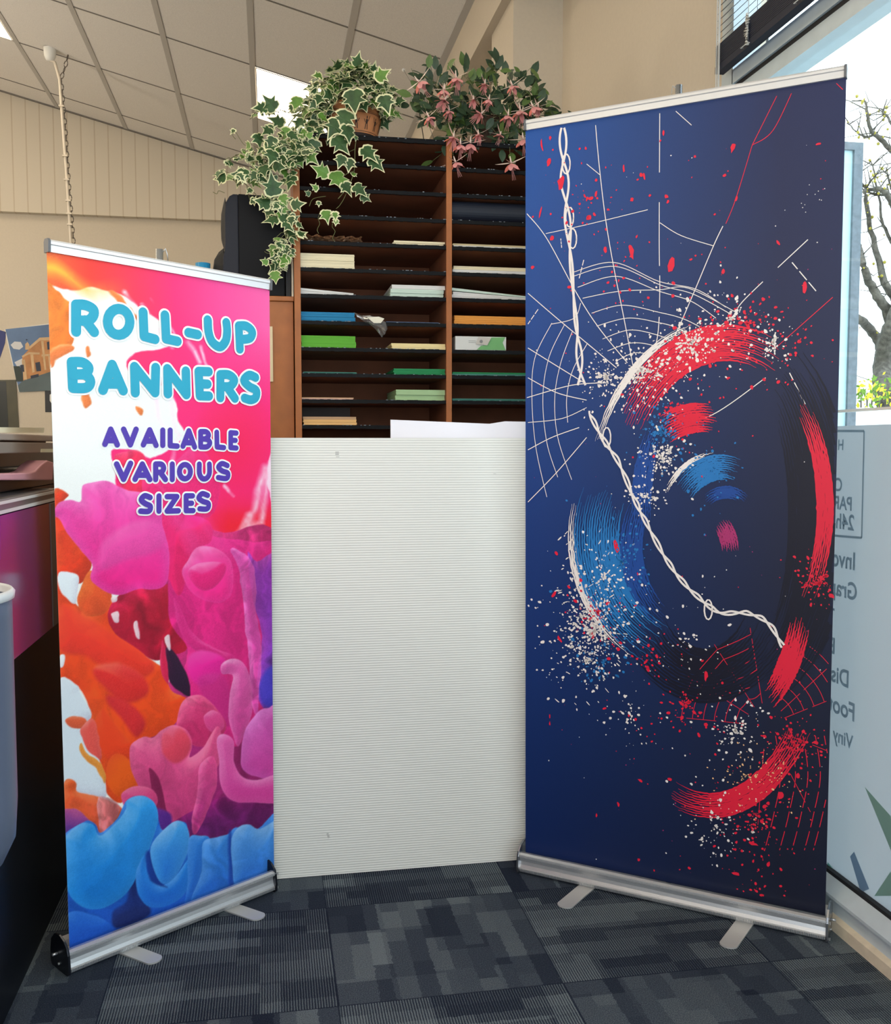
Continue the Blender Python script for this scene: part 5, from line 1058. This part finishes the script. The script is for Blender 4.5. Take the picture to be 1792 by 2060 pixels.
for y in (214, 314, 362, 404, 430, 452): 
    p_ = atY(120+(y-160)*.0715, y, YC); bx(bm, (p_.x-.02,p_.y-.02,p_.z-.006), (p_.x+.02,p_.y+.02,p_.z+.006))
obj('cable', bm, M_cab, ch)
bm = new(); k0 = [R1+Vector((0,0,0)), atY(131,135,YC), atY(123,158,YC), atY(131,250,YC), atY(138,360,YC), Vector((low.x+.02,low.y,low.z))]; kk = []
for a_, c_ in zip(k0, k0[1:]):
    n_ = max(1, int((c_-a_).length/.042)); kk += [a_+(c_-a_)*i/n_ for i in range(n_)]
for i, (p, q) in enumerate(zip(kk, kk[1:])):
    c_ = (p+q)/2; d = (q-p).normalized(); sd = Vector((1,0,0)) if i % 2 else Vector((0,1,0)); sd = (sd-d*sd.dot(d)).normalized()
    pts = [c_+d*.027*math.cos(2*PI*k/8)+sd*.013*math.sin(2*PI*k/8) for k in range(9)]; tube(bm, pts, .0035, 4, cap=False)
obj('chain', bm, mat('chain_metal', (120,112,104), .4, .6), ch)
# ------------------------------------------------------------------ reception counter on the left
XC = -.53
ct = thing('reception_counter', 'glossy black and magenta reception counter behind the rainbow banner', 'counter', (-.95, 1.4, 0))
bm = new(); bx(bm, (-1.35, .1, 0), (-.585, 2.90, .809)); bx(bm, (-1.35, 2.905, 0), (-.60, 3.7, 1.150)); bx(bm, (-1.35, 2.63, .82), (-.60, 2.90, 1.150)); obj('black_base', bm, mat('gloss_black', (8,12,20), .42, spec=.3), ct)
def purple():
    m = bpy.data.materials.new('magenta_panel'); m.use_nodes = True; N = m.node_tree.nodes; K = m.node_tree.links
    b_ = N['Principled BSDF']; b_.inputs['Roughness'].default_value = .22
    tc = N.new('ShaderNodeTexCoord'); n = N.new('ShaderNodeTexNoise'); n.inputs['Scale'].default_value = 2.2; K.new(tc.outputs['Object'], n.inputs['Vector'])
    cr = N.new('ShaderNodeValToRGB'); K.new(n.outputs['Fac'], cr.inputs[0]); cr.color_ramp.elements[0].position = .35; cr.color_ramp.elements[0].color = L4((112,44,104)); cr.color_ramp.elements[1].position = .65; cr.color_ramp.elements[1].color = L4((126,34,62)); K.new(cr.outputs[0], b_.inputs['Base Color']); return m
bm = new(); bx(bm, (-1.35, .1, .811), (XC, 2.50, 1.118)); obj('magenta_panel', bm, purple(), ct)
bm = new(); bx(bm, (-1.35, 2.502, .811), (XC+.002, 2.62, 1.118)); bx(bm, (-1.35, .1, 1.119), (XC-.002, 2.62, 1.150)); obj('counter_trim', bm, mat('counter_grey', (110,106,104), .4, .3), ct, bevel=.002)
bm = new(); bx(bm, (XC-.003, .1, 1.121), (XC+.001, 2.62, 1.128)); bx(bm, (XC-.003, .1, 1.140), (XC+.001, 2.62, 1.146)); obj('edge_strip', bm, mat('pale_edge', (214,210,204), .4), ct)
pr = thing('desktop_printer', 'grey-beige desktop printer with a pink front lip on the counter', 'printer', (-.9, 2.2, 1.151))
M_pb_ = mat('printer_beige', (172,158,146), .5); M_pdk = mat('printer_dark', (30,30,34), .4); M_pk = mat('printer_pink', (208,150,160), .4)
zz_ = lambda y: atX(60, y, XC-.03).z
bm = new(); bx(bm, (-1.25, 1.6, 1.151), (-.60, 3.05, zz_(948))); bx(bm, (-1.25, 1.6, zz_(948)), (-.72, 3.62, zz_(910))); obj('printer_body', bm, M_pdk, pr, bevel=.003)
bm = new(); bx(bm, (-1.25, 1.6, zz_(911)), (-.575, 2.82, zz_(890))); obj('front_cover', bm, mat('printer_grey', (146,136,126), .5), pr, bevel=.002)
bm = new(); bx(bm, (-1.24, 1.6, zz_(890)), (-.60, 2.81, zz_(886.5))); obj('lid_gap', bm, M_pdk, pr)
bm = new(); bx(bm, (-1.25, 1.6, zz_(886.5)), (-.575, 2.82, zz_(873))); obj('lid', bm, M_pb_, pr, bevel=.003)
bm = new(); q = [(0-20,966),(106,966),(108,930),(96,926),(84,934),(72,947),(60,951),(0-20,953)]
prism(bm, [atX(x, y, XC-.02) for x, y in q], (-.05,0,0)); obj('front_lip', bm, M_pk, pr, bevel=.003)
bm = new(); prism(bm, [atX(x, y, XC-.044) for x, y in [(83,903),(112,903),(112,910),(82,910)]], (-.0008,0,0)); obj('printer_label', bm, pc('label_cream', (236,230,196)), pr)
bm = new()
for k in range(5): bx(bm, (-.90, 1.7+k*.13, zz_(940)), (-.70, 1.78+k*.13, zz_(936+k%2*2)))
obj('inner_tray', bm, mat('tray_grey', (70,70,74), .5), pr)
bm = new(); prism(bm, [atX(x, y, XC-.06) for x, y in [(-30,872.2),(88,872.2),(89,862),(-30,861)]], (-.3,0,0)); [setattr(v.co, 'z', v.co.z+.002) for v in bm.verts]; tag(obj('paper_pile', bm, pc('pile', (240,232,202))), 'cream papers lying on top of the printer', 'paper')
# grey plastic bin hooked on the counter side
bn = thing('plastic_bin', 'grey plastic bin with a pale rim hooked on the counter side at the left edge', 'bin', (-.425, 1.28, .66))
cxb, cyb = -.427, 1.30; Q = lambda px, py: atY(px, py, cyb).z
ztop, zbot = Q(15,1190), Q(15,1752)
bm = new(); lathe(bm, [(.0001,zbot+.004),(.06,zbot),(.082,zbot+.010),(.0965,zbot+.040),(.100,zbot+.09),(.1005,ztop-.03),(.1005,ztop-.004),(.0975,ztop-.004),(.096,zbot+.09),(.0001,zbot+.02)], (cxb, cyb, 0), 48)
obj('bin_body', bm, mat('bin_grey', (80,88,106), .4, spec=.35), bn)
bm = new(); lathe(bm, [(.098,ztop-.012),(.1035,ztop-.010),(.1045,ztop-.002),(.101,ztop+.002),(.096,ztop),(.098,ztop-.012)], (cxb, cyb, 0), 48); obj('rim', bm, mat('bin_rim', (196,196,196), .3), bn)
bm = new(); bx(bm, (XC+.002, cyb-.02, ztop-.06), (XC+.0075, cyb+.02, ztop-.01)); obj('hook_bracket', bm, M_chrome, bn)
# ------------------------------------------------------------------ pictures on the far wall
YP = YB+.086
def wallpoly(bm, pts, dy=0, mi=0, th=.004): prism(bm, [atY(x, y, YP-dy) for x, y in pts], (0, th, 0), mi)
ps = thing('photo_poster', 'tilted colour photo poster of an old brick and stone building on the far wall', 'poster', tuple(atY(60,780,YP)))
bm = new(); wallpoly(bm, [(9,663),(112,649),(112,781),(38,790)]); obj('poster_sheet', bm, pc('poster_white', (232,230,224)), ps)
zc6 = lambda x, y: (x*.1942, 620+y*.1942)
mats_p = [mat('photo_sky', (92,122,164), .5, noise=(2.5,.35)), mat('photo_stone', (206,172,128), .5, noise=(8,.15)), mat('photo_brick', (186,128,74), .5, noise=(12,.2)), mat('photo_road', (84,100,104), .5, noise=(3,.2)), mat('photo_dark', (26,36,58), .5), mat('photo_cloud', (206,208,212), .5), mat('photo_tree', (30,46,40), .5)]
def ph(pts, mi, dy, nm): bm = new(); wallpoly(bm, [zc6(*p) for p in pts], dy, 0, .001); return obj(nm, bm, mats_p[mi], ps)
ph([(56,218),(578,160),(578,850),(200,868)], 0, .003, 'sky')
ph([(110,380),(150,345),(215,350),(240,400),(200,430),(140,420)], 5, .005, 'cloud'); ph([(150,560),(230,520),(300,540),(180,610)], 5, .005, 'cloud')
ph([(138,600),(200,600),(230,640),(240,760),(170,760)], 6, .006, 'trees')
ph([(230,500),(410,310),(578,300),(578,720),(240,750)], 2, .007, 'building_wall')
for p in [[(225,495),(300,455),(410,460),(410,480),(300,478),(235,510)], [(300,400),(410,305),(578,296),(578,330),(415,335),(305,425)], [(430,480),(578,470),(578,490),(430,500)], [(262,430),(262,370),(285,350),(305,380),(300,430)], [(315,480),(345,480),(360,660),(335,670)], [(425,340),(450,340),(480,640),(460,640)], [(225,540),(258,530),(280,740),(245,740)], [(500,490),(520,490),(530,630),(512,632)]]: ph(p, 1, .009, 'stone_band')
for p in [[(365,565),(412,555),(425,650),(378,655)], [(210,590),(245,585),(252,660),(218,655)], [(485,350),(512,345),(518,425),(492,430)], [(270,318),(290,325),(268,335)]]: ph(p, 4, .010, 'dark_opening')
ph([(185,800),(240,750),(578,640),(578,850),(200,868)], 3, .009, 'road'); ph([(315,700),(400,680),(400,710),(320,730)], 4, .011, 'parked_car')
bm = new(); wallpoly(bm, [(-60,640),(0,664),(12,668),(10,690),(-10,750),(-60,760)]); tag(obj('blue_poster', bm, mat('poster_blue', (24,40,110), .5)), 'dark blue poster, only its right corner in view at the left edge', 'poster')
bm = new(); wallpoly(bm, [(-60,765),(32,764),(38,861),(-60,861)], .01, 0, .009); fr_ = obj('olive_picture', bm, mat('olive_dark', (66,62,38), .4, noise=(2,.5))); tag(fr_, 'dark olive framed picture low on the far wall at the left edge', 'picture')
bm = new(); wallpoly(bm, [(-60,768),(12,767),(17,860),(-60,860)], .012, 0, .001); obj('dark_panel', bm, mat('picture_dark', (22,28,26), .3), fr_)
bl_ = new(); wallpoly(bl_, [(90,786),(112,786),(112,829),(91,829)], .0, 0, .004); bp_ = obj('small_picture', bl_, mat('black_picture', (14,14,18), .4)); tag(bp_, 'small black picture with a white motif beside the rainbow banner edge', 'picture')
bm = new(); wallpoly(bm, [(100,794),(106,790),(112,792),(112,812),(104,812),(100,806)], .003, 0, .001); obj('white_motif', bm, M_white, bp_)
# side table on the far side: beige furniture edge glimpsed behind the printer
# ------------------------------------------------------------------ light
w = bpy.data.worlds.new('sky'); bpy.context.scene.world = w; w.use_nodes = True; bg = w.node_tree.nodes['Background']; bg.inputs[0].default_value = (.86,.94,1,1); bg.inputs[1].default_value = 3.6
def portal(loc, rot, sx, sy, nm):
    l = bpy.data.lights.new(nm, 'AREA'); l.shape = 'RECTANGLE'; l.size = sx; l.size_y = sy; l.cycles.is_portal = True
    o = bpy.data.objects.new(nm, l); C.objects.link(o); o.location = loc; o.rotation_euler = rot
portal((XR+.11, 0, 1.75), (0, PI/2, 0), 3.3, 5.9, 'window_portal')
portal((-1.2, YF-.11, 1.5), (-PI/2+PI, 0, 0), 4.8, 2.8, 'shopfront_portal')
sc = bpy.context.scene; sc.view_settings.view_transform = 'Standard'; sc.view_settings.look = 'None'; sc.view_settings.gamma = 1; sc.view_settings.use_curve_mapping = False
sc.view_settings.exposure = .02

def fill_light(loc, e, r=.25, col=(1,.90,.77)):  # warm point lights added out of view to brighten the ceiling and walls
    l = bpy.data.lights.new('unseen_fill_light', 'POINT'); l.energy = e; l.shadow_soft_size = r; l.color = col; o = bpy.data.objects.new('unseen_fill_light', l); C.objects.link(o); o.location = loc
for loc, e in [((-3.6, 7.2, 2.7), 75), ((-3.2, 3.6, 2.4), 50), ((-2.2, .4, 2.3), 42), ((-.2, -1.6, 2.3), 45)]: fill_light(loc, e)
